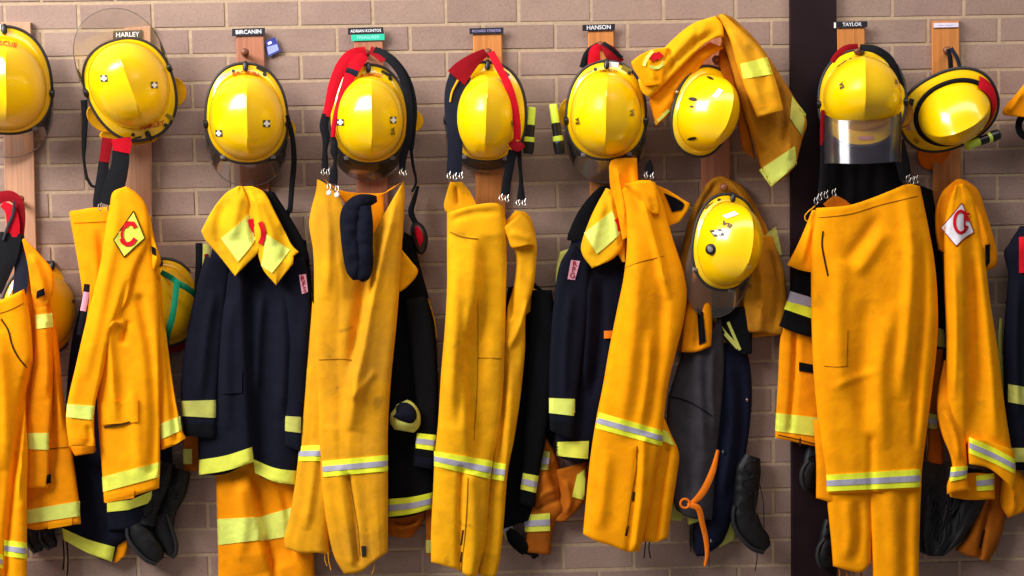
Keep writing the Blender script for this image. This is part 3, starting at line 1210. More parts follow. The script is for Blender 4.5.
seam(s, '34,452 50,449 68,447', M['thread dark'], 1)
c = sheet('collar', '22,240 27,262 31,290 34,312', '24,238 38,252 52,270 54,286 48,305 40,314', M['orange deep'], jk, d=.15, h=.02, p=5, folds=[('30,255 40,275 44,300', 4, 8)])
patch(c, 'hook_pad', '37,291 36,298', '44,288 45,295', M['black cloth'])
s2 = sheet('sleeve', '34,308 34,350 30,400 26,440 26,482 26,488', '48,306 52,330 53,370 52,410 50,440 49,480 48,488', M['orange deep'], jk, d=.145, h=.03,
           folds=[('47,318 51,360 49,400', 2.5, 6, 's')])
tape(s2, '35,315', '52,313', '36,329', '53,327', silver=False, mt='lime pale')
tape(s2, '27,433', '49,433', '27,449', '49,450', silver=False, mt='lime pale')
patch(s2, 'cuff_strap', '47,475 46,484', '51,474 51,483', M['black cloth'])
tr = thing('trousers', 'orange trousers with a dark pocket slit, cut off by the left edge', 'trousers', (14, 600, .12), 'turnout trousers')
s = sheet('trouser_body', '-30,300 -32,400 -36,500 -38,600', '24,289 27,300 31,325 33,360 31,372 26,395 26,420 28,450 27,500 27,540 27,600', M['orange bright'], tr, d=.17, h=.06,
          T='-30,305 -6,302 10,296 24,289', folds=[('32,366 25,395 20,430 14,480 8,540 4,600', 4, -14, 'o'), ('-4,330 4,400 6,470', 9, 10), ('26,400 22,440 18,500', 3, 7)])
seam(s, '1,319 8,330 12,345 18,357 27,368', M['slit dark'], 1.6, 'pocket_slit')
seam(s, '-20,316 4,312 26,302', M['thread dark'], .6)
tape(s, '4,540', '27,543', '4,556', '27,559', mt='lime bright')
tape(s, '-20,549', '3,555', '-20,562', '3,569', mt='lime bright')
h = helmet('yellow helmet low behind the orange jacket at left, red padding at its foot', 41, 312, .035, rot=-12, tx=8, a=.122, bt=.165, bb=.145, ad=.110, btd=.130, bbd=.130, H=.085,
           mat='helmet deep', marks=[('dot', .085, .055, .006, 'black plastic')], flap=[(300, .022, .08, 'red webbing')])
for q, (px_, py_, e) in enumerate([(34, 545, 1), (48, 540, 1)]):
    boot('black boot below the leftmost orange jacket, ' + ('the one further from the left edge' if q else 'the one nearer the left edge'),
         [(px_ - 2, 515, .03, 6, .02), (px_ - 1, 528, .03, 7, .022), (px_, 536, .035, 7, .022)],
         [(px_ - 3, 530, .035, 6, .02), (px_ - 1, 538, .035, 8, .024), (px_ + 3, 546 - q * 3, .035, 7, .022), (px_ + 5, 552 - q * 4, .035, 4, .015)], 'boots tied to the pegs', 1)

# ================================================================== STATION B
board('timber peg board under the tilted helmet with raised visor', '124,28 151,26 153,300 127,300', [(140, 214), (128, 44)], wd=M['board pale'])
b = ROOTLOC  # noqa
bd = [o for o in COL.objects if o.name.startswith('peg_board')][-1]
strip(bd, '113,31 142,30 142,38.5 113,39.5', 'HARLEY', 'plate black', 'letter white', 6.6)
helmet('tilted yellow helmet with its clear visor raised above the crown', 129, 83, .125, rot=197, a=.1335, bt=.184, bb=.136, ad=.122, btd=.148, bbd=.130,
       visor=(186, 350, .088, -.035), marks=[('cross', .066, -.035, -195, .020), ('cross', -.070, .028, -197, .020),
                                            ('dot', .044, .158, .006, 'ink black'), ('rect', .040, .172, 0, .036, .007, 'ink black'), ('rect', -.062, .160, -40, .012, .012, 'sticker dark'), ('rect', -.083, .138, -52, .030, .012, 'sticker olive')],
       texts=[('HARLEY', -.022, .148, .022, 176, 'ink red')],
       flap=[(36, .030, .055, 'gold'), (70, .018, .09, 'gold'), (150, .036, .050, 'gold')], visor_mat='visor pale', knobs=(1, 1), vclips=False)
sp = thing('chin_strap', 'black strap hanging beside the tilted helmet', 'strap', (90, 188, .1))
ribbon('webbing', [(84, 100, .10), (85, 120, .10), (84, 145, .10), (84, 160, .10), (87, 180, .10)], [7, 6, 5, 3, 3.5], M['black webbing'], sp)
ribbon('webbing', [(87, 178, .10), (92, 186, .10), (98, 187, .10)], [3, 3, 2.5], M['black webbing'], sp)
br = thing('braces', 'red topped black braces under the tilted helmet', 'braces', (110, 212, .1), 'braces hung with the trousers')
ribbon('red_elastic', [(108, 138, .12), (106, 150, .12), (104, 162, .12)], [12, 11, 10], M['red dark'], br)
ribbon('red_elastic', [(121, 138, .125), (122, 146, .125), (121, 152, .125)], [20, 19, 17], M['red webbing'], br)
ribbon('webbing', [(104, 160, .118), (102, 180, .118), (98, 200, .118), (97, 208, .118)], [10, 12, 10, 8], M['black webbing'], br)
ribbon('webbing', [(121, 150, .122), (120, 165, .122), (114, 185, .122), (108, 205, .122)], [17, 18, 20, 20], M['black webbing'], br)
ribbon('webbing', [(124, 160, .115), (123, 175, .115), (121, 190, .115)], [10, 9, 6], M['navy webbing'], br)
clips(br, [(100, 208, .122), (109, 209, .122)], 3.4)
tr = thing('trousers', 'orange trousers with turned waistband, behind the jacket with the lime diamond patch', 'trousers', (95, 560, .05), 'turnout trousers')
s = sheet('trouser_body', '69,212 74,240 80,275 83,300 84,330 86,372', '122,206 122,250 122,300 122,372', M['orange'], tr, d=.10, h=.03, T='69,212 90,208 110,207 122,206',
          folds=[('100,230 104,280 104,330', 4, -6)])
patch(s, 'waistband', '70,211 73,223', '112,206 112,221', M['orange'], off=.003)
l = sheet('trouser_leg', '96,520 100,545 110,560 116,563', '122,520 127,536 128,546 125,556', M['orange deep'], tr, d=.03, h=.02)
jn = thing('turnout_jacket', 'navy jacket with a slanting lime hem band, behind the orange one with the lime patch', 'jacket', (100, 562, .03), 'turnout jackets')
s = sheet('body', '84,290 72,340 66,400 64,450 62,500 62,528', '160,290 166,350 170,420 172,470 160,518! 118,546! 114,562', M['navy'], jn, d=.03, h=.035, B='62,528 80,545 98,558 114,562')
tape(s, '62,528', '115,547', '64,540', '112,562', silver=False, mt='lime', bow=2)
s2 = sheet('sleeve', '105,470 106,500 108,530', '158,470 156,500 150,530', M['navy'], jn, d=.06, h=.025)
tape(s2, '107,503', '129,500', '107,512', '128,510', silver=False, mt='lime')
tape(s2, '128,501', '152,491', '128,510', '152,502', silver=False, mt='lime')
ribbon('drawcord', [(63, 540, .05), (64, 558, .05), (63, 570, .05)], 1.6, M['black webbing'], jn)
ribbon('drawcord', [(67, 542, .05), (68, 560, .05), (67, 576, .05)], 1.6, M['black webbing'], jn)
tg = thing('hanging_strap', 'black strap with a pink and white tag, left of the jacket with the lime patch', 'strap', (86, 316, .1))
o = ribbon('webbing', [(87, 284, .15), (85.5, 300, .15), (83, 318, .15), (80, 335, .14)], [6, 7, 7, 7], M['black webbing'], tg)
ribbon('printed_tag', [(86.5, 292, .1535), (85, 301, .1535), (83, 311, .1535)], [6, 6, 6], M['patch pink'], o)
jk = thing('turnout_jacket', 'orange jacket with a lime diamond patch on its raised shoulder', 'jacket', (130, 508, .08), 'turnout jackets')
body = sheet('body', '105,240 100,300 97,350 97,380 98,420 102,470 104,500 104,502', '148,230 158,285 160,330 160,400 160,440 160,470 159,488', M['orange'], jk, d=.15, h=.05,
             B='104,502 120,500 140,494 159,488', folds=[('120,300 110,330 112,370 116,420', 4, 7), ('140,300 150,350 154,420 152,470', 5, -8, 'o'), ('128,320 124,335 122,345', 3, -9),
                                                       ('104,330 118,322 130,330', 3, 6), ('130,380 136,430 138,480', 6, 5)])
back = sheet('back_panel', '140,230 150,290 154,350 158,420 161,450', '150,215 160,270 166,330 174,390 182,430 186,438', M['orange'], jk, d=.13, h=.03,
             B='161,450 172,446 186,438', folds=[('158,280 166,340 172,400 176,440', 3, -7, 'o'), ('166,300 170,350 180,420', 3, 4)])
tape(back, '160,424', '180,416', '160,440', '182,430', silver=False, mt='lime pale')
slv = sheet('sleeve', '124,187 113,192 110,205 106,225 101,260 94,290 84,330 76,365 68,400 66,420 69,446', '127,187 138,194 147,208 149,240 136,268 127,300 112,330 104,370 96,400 94,420 95,446', M['orange'], jk,
            d=(.16, .18, .19, .19), h=.035, folds=[('118,200 114,240 106,280 96,330 84,380', 6, 5), ('128,280 120,310 110,345 102,390', 3, -7), ('112,325 118,332 108,345', 3, 7),
                                                    ('88,425 90,440 84,446', 3, -4)])
up = sheet('shoulder', '124,186 132,196 134,230 136,262 140,300', '130,188 144,204 152,232 160,256 161,262 158,268 154,275 152,300', M['orange'], jk, d=.14, h=.045,
           folds=[('136,200 146,240 150,280 150,300', 3, -9, 'o'), ('150,215 157,245 155,270', 3, 8)])
tape(slv, '67,404', '95,406', '66,417', '93,420', silver=False, mt='lime pale')
patch(slv, 'cuff_tab', '69,438 70,445', '95,439 95,446', M['orange deep'])
cuff = sheet('cuff', '70,446 72,451 75,456', '95,445 96,449 94,453', M['orange deep'], jk, d=.125, h=.02, wr=(1, 10, .5))
pt = patch(slv, 'shoulder_patch', '133.5,211 124,224 113.5,240', '145,238 134,247 124,257', M['lime'], label='lime diamond patch with a red letter C')
arc_on(slv, 129, 233, 6.5, 10.5, 40, 150, 4.6, M['patch red'], rot=-14, parent=slv.o)
arc_on(slv, 129, 233, 7, 10.5, 150, 215, 2.6, M['patch red'], rot=-14, parent=slv.o)
arc_on(slv, 129, 234, 7.5, 10.5, 215, 345, 4.8, M['patch red'], rot=-14, parent=slv.o)
for pts in ('133.5,211 113.5,240', '113.5,240 124,257', '124,257 145,238', '145,238 133.5,211'):
    seam(slv, pts, M['slit dark'], 1.1, 'patch_edge', .004)
patch(body, 'pocket_flap', '99,402 100,425', '138,400 138,422', M['orange'], off=.005)
seam(body, '104,427 118,425 130,422', M['slit dark'], 1.8, 'pocket_slit', .006)
tape(body, '102,477', '160,462', '103,492', '159,477', silver=False, mt='lime')
patch(body, 'hem_tab', '104,496 105,503', '134,490 134,498', M['orange deep'], off=.006)
patch(up, 'hook_pad', '151,246 152,254', '156,248 156,256', M['black cloth'])
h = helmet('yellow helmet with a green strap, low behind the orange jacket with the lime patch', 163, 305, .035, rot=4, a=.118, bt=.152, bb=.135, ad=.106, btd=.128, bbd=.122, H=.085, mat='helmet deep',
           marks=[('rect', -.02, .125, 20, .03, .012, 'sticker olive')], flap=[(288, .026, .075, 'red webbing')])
st = thing('helmet_strap', 'green elastic strap across the low yellow helmet', 'strap', (180, 335, .14))
ribbon('elastic', [(161, 272, .10), (170, 277, .12), (178, 283, .145), (190, 290, .125), (198, 297, .07)], [5, 6, 6, 6, 6], M['green strap'], st)
ribbon('elastic', [(177, 282, .148), (175, 300, .155), (172, 318, .15), (168, 333, .13), (166, 345, .08)], [7, 6, 6.5, 6, 6], M['green strap'], st)
boot('black boot hanging lowest beside the left drainpipe of jackets, laces loose'.replace('beside the left drainpipe of jackets', 'under the lime hem left of centre'),
     [(166, 462, .035, 10, .03), (160, 480, .04, 12, .034), (150, 505, .045, 12, .036), (146, 525, .05, 12, .036)],
     [(134, 525, .055, 9, .03), (138, 533, .055, 13, .036), (146, 545, .06, 13, .036), (155, 555, .06, 11, .03), (160, 561, .06, 5, .016)], 'boots tied to the pegs', 1, laces=[[(170, 480, .075), (168, 500, .08), (160, 520, .09)]])
boot('black boot tucked behind its lower mate, its toe pointing straight down',
     [(182, 470, .03, 9, .028), (176, 490, .03, 11, .03), (168, 510, .035, 9, .03), (165, 525, .04, 9, .03)],
     [(160, 515, .045, 8, .026), (163, 530, .045, 10, .03), (168, 543, .045, 9, .028), (170, 552, .045, 7, .022), (169, 556, .045, 3, .01)], 'boots tied to the pegs', -1)
fr = thing('folded_trousers', 'rust orange cloth with a lime band, mostly hidden right of the black boots', 'trousers', (190, 474, .02))
s = sheet('trouser_body', '183,420 183,445 183,472', '203,420 203,445 203,470', M['orange brown'], fr, d=.02, h=.02)
tape(s, '183,449', '192,449', '183,464', '192,464', silver=False, mt='lime dull')

# ================================================================== STATION C
bd = board('timber peg board with a blue card beside its name strip', '236,33 264,32 270,215 240,215', [(245, 53)], wd=M['board pink'])
strip(bd, '232,28.8 265,27.8 265,35.2 232,36.2', 'BIRCANIN', 'plate black', 'letter white', 5.7)
cd = thing('key_card', 'blue printed card tucked beside the second name strip', 'card', (271, 57, .008))
def quadslab(name, q, d, th, mat, parent):
    q = P(q)
    V = [W(*p, d) for p in q] + [W(*p, d + th) for p in q]
    f = [(7, 6, 5, 4), (0, 1, 2, 3)] + [(i, 4 + i, 4 + (i + 1) % 4, (i + 1) % 4) for i in range(4)]
    return mesh_obj(name, V, f, mat, parent, smooth=False)
cbd = quadslab('card', '265,41 275,37 281,51 268,57', .012, .002, M['card blue'], cd)
quadslab('printed_panel', '267,47 277,44 279,50 268.5,55', .0142, .0006, M['card light'], cbd)
quadslab('printed_logo', '267.6,42.5 271,41 272,43.3 268.3,45', .0142, .0006, M['sticker white'], cbd)
helmet('yellow helmet with two crosses on its crown, above the navy jacket with yellow collar', 247, 121, .115, rot=0, a=.127, bt=.181, bb=.134, ad=.118, btd=.150, bbd=.127,
       visor=(184, 356, .068, .05), flap=[(-12, .03, .035, 'hood yellow')],
       marks=[('cross', -.088, -.038, 0, .020), ('cross', .060, -.008, 0, .022), ('dot', -.038, .158, .0055, 'ink black'), ('rect', -.062, .142, 32, .034, .012, 'sticker pink'),
              ('rect', .050, .162, -28, .036, .008, 'ink black'), ('dot', .060, .148, .0065, 'ink black')],
       texts=[('BIRCANIN', 0, .152, .018, 0, 'ink red', .12)])
sp = thing('chin_strap', 'long black strap hanging right of the helmet with two crosses', 'strap', (292, 252, .1))
ribbon('webbing', [(287, 115, .12), (292, 135, .11), (294, 160, .10), (292, 185, .09), (290, 212, .085)], [4, 5, 5.5, 5.5, 5], M['black webbing'], sp)
ribbon('webbing', [(290, 208, .085), (286, 220, .08), (296, 235, .075), (303, 252, .07)], [4, 7, 7, 6], M['black webbing'], sp)
sl = thing('hanging_strap', 'black and lime checked strap left of the navy jacket with yellow collar', 'strap', (200, 292, .05))
ribbon('webbing', [(199, 243, .05), (199, 262, .05), (198, 285, .05), (197, 310, .05)], [7, 7, 7, 7], M['black webbing'], sl)
ribbon('webbing', [(206, 244, .055), (206, 262, .055), (205, 280, .055), (204, 292, .055)], [6, 7, 6, 5], M['lime dull'], sl, label='lime and red checked edge')
ribbon('check', [(206, 254, .059), (207, 261, .059)], [4, 4], M['red dark'], sl)
tr = thing('trousers', 'orange trousers with one wide lime band, below the navy jacket with yellow collar', 'trousers', (262, 600, .03), 'turnout trousers')
s = sheet('trouser_body', '214,440 216,480 217,520 218,560 218,600', '312,440 312,520 314,560 316,600', M['orange deep'], tr, d=.03, h=.045,
          folds=[('250,470 256,500 262,530 272,570', 4, 12, 's'), ('240,560 244,520 238,480', 6, 6), ('280,480 288,510 294,560', 4, -8), ('264,540 272,560 276,590', 3, -10, 'o')])
tape(s, '217,519', '260,517', '218,545', '260,540', silver=False, mt='lime pale')
tape(s, '260,517', '300,505', '260,541', '298,535', silver=False, mt='lime pale')
jk = thing('turnout_jacket', 'navy jacket with a yellow turned collar bearing lime diamonds', 'jacket', (250, 480, .07), 'turnout jackets')
body = sheet('body', '214,240 206,280 200,340 198,400 198,440 199,475', '306,240 311,280 308,340 304,400 300,440 297,486', M['navy'], jk, d=.07, h=.05,
             B='199,475 225,474 254,463 257,474 275,482 297,486', folds=[('245,280 247,340 250,400 254,462', 3, 11, 'so'), ('262,290 258,340 256,400', 5, 8), ('230,300 226,360 228,430', 6, 7), ('280,290 284,350 280,420', 6, 8)])
sA = sheet('sleeve', '205,256 196,290 186,340 181,380 181,405 184,434', '232,262 226,300 221,350 218,390 217,410 216,438', M['navy'], jk, d=.10, h=.035, folds=[('214,290 206,340 200,400', 5, 6)])
sB = sheet('sleeve', '284,262 284,320 284,380 284,420 284,446', '305,256 311,290 309,340 306,390 303,420 302,452', M['navy'], jk, d=.095, h=.03)
tape(sA, '181,401', '216,400', '182,416', '216,418', silver=False, mt='lime dull')
patch(sA, 'cuff_strap', '184,424 185,436', '215,424 214,438', M['black cloth'])
tape(sB, '285,416', '301,417', '285,431', '301,433', silver=False, mt='lime dull')
tape(body, '199,460', '252,447', '199,475', '254,462', silver=False, mt='lime', bow=2)
tape(body, '253,459', '297,471', '255,473', '296,485', silver=False, mt='lime', bow=3)
patch(body, 'pocket_flap', '222,372 222,394', '242,371 242,393', M['navy'], off=.005)
tg = patch(sB, 'name_tag', '299,275 302,294', '306,274 308,292', M['patch pink'], label='pink tag with dark red letters')
for i, ch_ in enumerate('RFS'):
    text_on(sB, ch_, 302.5 + i * 1.0, 278.5 + i * 5.6, 7.2, M['red dark'], parent=sB.o, name='tag_lettering')
cl = sheet('collar', '238,186 226,193 213,209 201,231! 205,240! 220,257 235,276!', '242,186 248,200 252,218 256,235 260,251! 248,263 235,276!', M['hood yellow'], jk, p=6, d=(.135, .155), h=.018,
           B='235,276 235,276', folds=[('242,190 236,215 232,240', 6, 7), ('226,200 218,225 222,250', 5, -5), ('250,205 252,230 256,248', 3, -7)], wr=(3, 14, 1.0))
cr = sheet('collar', '236,187 243,202 250,222 255,240 258,256! 264,271 276,285!', '252,186 264,192 274,210 284,230 292,245 299,252! 294,256! 293,264! 276,285!', M['hood yellow'], jk, p=6, d=(.13, .15), h=.018,
           folds=[('256,195 266,220 276,245', 5, 7), ('250,190 258,215 262,240', 3, 7), ('280,225 286,245 284,262', 4, -5)], wr=(3, 14, 1.0))
hd = sheet('hood', '258,190 268,215 280,240 284,262', '274,192 292,220 306,246 310,262', M['black cloth'], jk, d=.085, h=.03)
pa = patch(cl, 'collar_patch', '249,214 236,226 221,238', '258,236 248,250 238,262', M['lime pale'])
pb = patch(cr, 'collar_patch', '266,234 264,248 261,266', '290,250 281,262 272,273', M['lime pale'])
seam(cl, '251,219 253,227 257,233 257,236', M['patch red'], 6.5, 'emblem', .006, cl.o)
seam(cr, '260,222 263,230 263,238 260,244', M['patch red'], 5, 'emblem', .006, cr.o)

# ================================================================== STATION D
bd = board('timber peg board with a green plate under its black name strip', '354,40 383,38 389,215 357,215', [(366, 54)], wd=M['board pink'])
strip(bd, '348,28 383,27 384,33.8 348,34.8', 'ADRIAN KONTOS', 'plate black', 'letter white', 4.1, sx=.92)
strip(bd, '351,34.8 384.5,33.8 384.5,40 351.5,41', 'TREASURER', 'plate green', 'letter mint', 4.4, sx=1.0)
helmet('yellow helmet with red braces draped over its left side', 369, 121, .115, rot=0, tx=3, a=.124, bt=.178, bb=.134, ad=.112, btd=.146, bbd=.128,
       visor=(190, 350, .050, .05), flap=[(0, .055, .045, 'hood yellow')], knobs=(0, 0),
       marks=[('cross', -.094, -.004, 0, .020), ('cross', .070, .003, 0, .021), ('rect', .058, .150, -30, .036, .010, 'ink black'), ('dot', .070, .135, .0065, 'ink black')],
       texts=[('BA', .069, -.032, .019, 90, 'ink black'), ('KONTOS', .012, .147, .016, 0, 'ink red', .12)])
tr = thing('trousers', 'golden worn trousers hung by two clips, a navy balaclava over the waist', 'trousers', (345, 574, .12), 'turnout trousers')
bk = sheet('waist_back', '323,178 330,186 340,196 350,215 352,240', '402,182 388,190 384,196 384,220 376,240', M['orange deep'], tr, d=.085, h=.012, T='323,178 340,190 365,193 386,192 402,182')
legL = sheet('trouser_leg', '312,300 306,370 302,420 298,460 290,515 284,538 285,548', '345,380 340,430 334,470 332,510 330,540 330,555', M['gold worn'], tr, d=.09, h=.05, B='285,548 300,553 318,553 330,555',
             folds=[('318,440 312,480 306,530', 5, 7)])
body = sheet('trouser_body', '317,179 316,190 311,210 309,225 313,250 314,290 314,340 318,400 319,450 321,480 326,520 334,556 344,574', '404,180 405,195 403,230 400,280 396,330 391,380 388,430 388,480 388,520 388,552', M['gold worn'], tr,
             d=(.115, .12, .12), h=.055, T='317,179 326,184 340,198 345,216 356,234 370,236 384,214 394,197 404,180', B='344,574 360,572 374,562 388,552',
             folds=[('396,190 386,230 374,280 364,330 356,380 350,430', 6, 10), ('396,192 384,235 372,285 360,335 351,385 344,430', 4, -13, 's'), ('372,232 366,280 360,330 352,370', 6, -12), ('350,300 345,350 348,400', 8, 6), ('325,190 328,250 326,300', 5, 5),
                    ('349,478 354,510 358,560', 3, -7, 'o'), ('340,470 346,520 352,560', 5, 6, 'o'), ('376,370 360,390 348,400', 4, 4)])
for pts, nm in (('348,470 353,500 358,530 360,556', 'leg_seam'),):
    seam(body, pts, M['thread dark'], .8, nm)
seam(body, '316,360 340,359 352,360', M['thread dark'], .55)
patch(body, 'zip_end', '361,546 362,557', '366,546 366,556', M['black plastic'])
tape(legL, '299,446', '321,445', '298,461', '322,461', mt='lime bright')
tape(body, '322,461', '388,455', '323,477', '388,471', mt='lime bright')
tube('frayed_thread', [(328, 552, .12), (329, 562, .12), (331, 570, .12)], .0016, M['gold'], tr)
tube('frayed_thread', [(325, 553, .12), (325, 560, .12), (327, 566, .12)], .0014, M['gold'], tr)
tube('frayed_thread', [(374, 560, .15), (374, 568, .15), (372, 574, .15)], .0014, M['gold'], tr)
br = thing('braces', 'red and black braces draped over the third helmet from the left with a crest', 'braces', (346, 190, .16), 'braces hung with the trousers')
br['label'] = 'wide red braces left of the helmet crown, black straps on its right'
ribbon('red_elastic', [(366, 51, .135), (352, 55, .15), (342, 66, .16), (334, 85, .165), (329, 105, .165), (326, 116, .165)], [9, 12, 12, 11, 9, 8], M['red webbing'], br)
ribbon('red_elastic', [(364, 54, .14), (355, 66, .165), (346, 85, .18), (338, 108, .185), (334, 125, .185), (333, 137, .18)], [12, 14, 9, 6, 5, 4.5], M['red webbing'], br)
ribbon('adjuster', [(346, 70, .174), (358, 74, .176)], [6, 6], M['navy webbing'], br)
ribbon('webbing', [(326, 114, .165), (324, 126, .165), (326, 138, .165), (325, 150, .165), (325, 160, .165), (325, 172, .165)], [8, 9, 8, 5, 6.5, 7], M['black webbing'], br)
ribbon('webbing', [(333, 136, .178), (335, 142, .178), (334, 152, .178), (335, 160, .178), (334, 172, .178), (333, 184, .178)], [4, 5, 8, 3, 8, 9], M['black webbing'], br)
ribbon('red_elastic', [(370, 50, .13), (378, 54, .14), (384, 61, .15)], [8, 9, 7], M['red dark'], br)
ribbon('webbing', [(374, 50, .135), (388, 58, .15), (400, 72, .155), (407, 92, .155), (410, 115, .155), (408, 140, .155), (403, 158, .15), (402, 172, .15)], [8, 8, 8, 8, 7, 7, 7, 6.5], M['black webbing'], br)
ribbon('webbing', [(378, 50, .13), (394, 60, .14), (408, 80, .145), (414, 105, .145), (413, 130, .145), (411, 150, .14)], [6, 6, 6, 6, 6, 5], M['black webbing'], br)
ribbon('webbing', [(411, 148, .14), (413, 165, .13), (416, 182, .12), (412, 192, .11)], [3.5, 3, 2.5, 2.5], M['black webbing'], br)
clips(br, [(323, 173, .166), (328, 173, .166), (401, 173, .152), (405, 174, .152)], 3)
for x, y in ((329, 193), (337, 195)):
    loft('button', [(x, y - 2.4, .19, 1.2, .003), (x, y - 1.2, .19, 2.4, .005), (x, y + 1.2, .19, 2.4, .005), (x, y + 2.4, .19, 1.2, .003)], M['sticker white'], br)
    tube('clip', [(x - 1, y - 9, .182), (x - 1.6, y - 5, .188), (x, y - 2, .19)], .0022, M['chrome'], br)
    tube('clip', [(x + 1, y - 9, .182), (x + 1.6, y - 5, .188), (x, y - 2, .19)], .0022, M['chrome'], br)
bl = thing('balaclava', 'navy knitted balaclava hooked over the waist of the worn golden trousers', 'balaclava', (358, 281, .17))
loft('hood', [(377, 199, .15, 3, .01), (370, 200, .165, 6, .016), (358, 204, .178, 9, .02), (351, 214, .185, 10.5, .022), (350, 235, .188, 9.5, .022), (353, 258, .19, 9.5, .024), (355, 272, .19, 8, .02), (356, 280, .19, 3, .01)],
     M['navy knit'], bl, bump=.004)
loft('fold', [(362, 206, .185, 9, .012), (364, 222, .19, 9, .018), (364, 245, .192, 9, .02), (364, 262, .192, 9.5, .02), (362, 276, .192, 8, .018), (360, 281, .192, 3, .01)], M['navy knit'], bl, bump=.004)
jk = thing('turnout_jacket', 'black jacket right of the worn golden trousers, a glove cuff at its side', 'jacket', (412, 516, .04), 'turnout jackets')
body = sheet('body', '404,232 396,280 388,340 384,400 384,460 386,518', '412,236 424,280 434,320 438,380 438,440 436,480 434,507', M['black cloth'], jk, d=.03, h=.04, B='386,518 400,518 418,514 434,507')
tape(body, '388,499', '434,492', '388,517', '434,508', mt='lime bright', bow=1.5)
sB = sheet('sleeve', '404,300 410,350 416,400 416,430 414,452 413,466', '426,296 434,330 438,380 438,430 437,450 435,468', M['black cloth'], jk, d=.07, h=.03)
tape(sB, '417,433', '436,435', '415,448', '436,451', mt='lime bright')
patch(sB, 'cuff_strap', '414,456 413,466', '434,458 434,469', M['navy'])
cf = sheet('collar', '396,246 396,270 394,292', '402,250 412,262 418,272 408,286 400,292', M['gold'], jk, d=.085, h=.02)
seam(body, '428,298 434,318 437,338', M['hood yellow'], 1.2, 'piping')
gl = thing('work_glove', 'dark glove with a lime ringed cuff against the black jacket', 'glove', (404, 432, .1))
loft('cuff', [(402, 402, .095, 6, .012), (404, 407, .10, 11, .024), (405, 414, .105, 15, .028), (405, 424, .105, 15, .026), (404, 431, .10, 10, .016)], M['lime dull'], gl, bump=.003)
loft('lining', [(398, 405, .12, 3, .008), (403, 410, .128, 10, .012), (405, 417, .13, 12, .012), (404, 422, .125, 7, .008)], M['navy'], gl, bump=.003)
hb = thing('ear_muff', 'red faced ear muff on a black arm, right of the third helmet'.replace('third helmet', 'helmet with red braces'), 'ear muff', (420, 258, .06))
loft('cup', [(415, 222, .05, 3, .012), (417, 228, .055, 7, .022), (420, 238, .06, 8, .024), (421, 248, .058, 6, .02), (420, 254, .055, 3, .01)], M['black plastic'], hb)
loft('pad', [(416, 226, .072, 1.2, .004), (418, 231, .079, 3, .006), (420, 239, .081, 3.2, .006), (420, 246, .076, 1.6, .004)], M['red webbing'], hb)
ribbon('arm', [(418, 186, .05), (414, 200, .05), (411, 212, .055), (416, 224, .06)], [3, 5, 6, 5], M['black webbing'], hb)
fr = thing('folded_trousers', 'rust orange trouser cuffs showing below the black jacket with the glove', 'trousers', (408, 536, .02))
s = sheet('trouser_body', '386,510 386,525 388,535', '425,505 424,520 412,537', M['orange brown'], fr, d=.025, h=.025, B='388,535 400,538 412,537', folds=[('392,520 405,524 420,518', 2, -6), ('396,530 408,528 420,524', 2, 6)])
s = sheet('trouser_leg', '424,505 426,535 425,552 430,557', '440,505 440,530 438,545 434,557', M['orange brown'], fr, d=.025, h=.02)
tape(s, '426,540', '434,540', '426,553', '434,553', silver=False, mt='lime dull')

# ================================================================== STATION E
bd = board('timber peg board with the narrowest black name strip, between two torches', '473,34 502,33 506,215 476,215', [(488, 53)], wd=M['board orange'])
bd['label'] = 'timber peg board with a thin lilac lettered strip, behind the crossed red braces'
strip(bd, '469.5,28.3 503.5,27.5 503.5,33.5 469.5,34.3', 'RICHARD STREETER', 'plate black', 'letter lilac', 3.6, sx=.9)
helmet('yellow helmet with red braces crossing over both sides of the crown', 486, 119, .115, rot=-2, a=.128, bt=.180, bb=.134, ad=.106, btd=.145, bbd=.134,
       visor=(200, 340, .030, .06), flap=[], knobs=(1, 0),
       marks=[('rect', .056, .150, -38, .034, .010, 'ink black'), ('dot', .066, .132, .007, 'sticker white'), ('rect', .088, -.01, 10, .014, .016, 'sticker olive')])
br = thing('braces', 'crossed red braces with wide navy webbing, over a yellow helmet', 'braces', (470, 185, .17), 'braces hung with the trousers')
ribbon('red_elastic', [(486, 52, .135), (474, 60, .16), (463, 70, .175), (456, 78, .178)], [8, 14, 20, 22], M['red dark'], br)
ribbon('webbing', [(461, 74, .17), (455, 90, .18), (453, 110, .185), (455, 130, .185), (455, 150, .18), (454, 175, .175)], [22, 20, 17, 15.5, 15, 15], M['navy webbing'], br)
ribbon('piping', [(458, 80, .186), (452, 92, .188), (450, 102, .19)], [2, 1.8, 1.5], M['hood yellow'], br)
ribbon('red_elastic', [(491, 52, .145), (498, 66, .18), (508, 85, .20), (514, 105, .205), (517, 125, .205), (517, 140, .20)], [7, 7.5, 8, 8, 7.5, 7.5], M['red webbing'], br)
ribbon('adjuster', [(511, 141, .203), (517, 147, .204), (522, 143, .203)], [8, 10, 8], M['red dark'], br)
ribbon('webbing', [(513, 150, .198), (510, 165, .19), (507, 180, .18), (505, 195, .175)], [9, 9, 9, 9], M['black webbing'], br)
ribbon('webbing', [(519, 146, .195), (520, 165, .18), (521, 180, .17), (521, 200, .165)], [5, 4, 4, 9], M['black webbing'], br)
clips(br, [(449, 177, .178), (455, 178, .178), (461, 177, .178), (501, 199, .178), (507, 200, .178), (518, 204, .165), (524, 204, .165)], 3.3)
tr = thing('trousers', 'golden yellow trousers hung by navy webbing, the waist gaping at left', 'trousers', (470, 576, .12), 'turnout trousers')
bk = sheet('waist_back', '450,182 446,195 444,208 450,216', '462,182 470,192 476,204 478,212', M['gold'], tr, d=.105, h=.015, folds=[('456,186 458,206', 2, -6)])
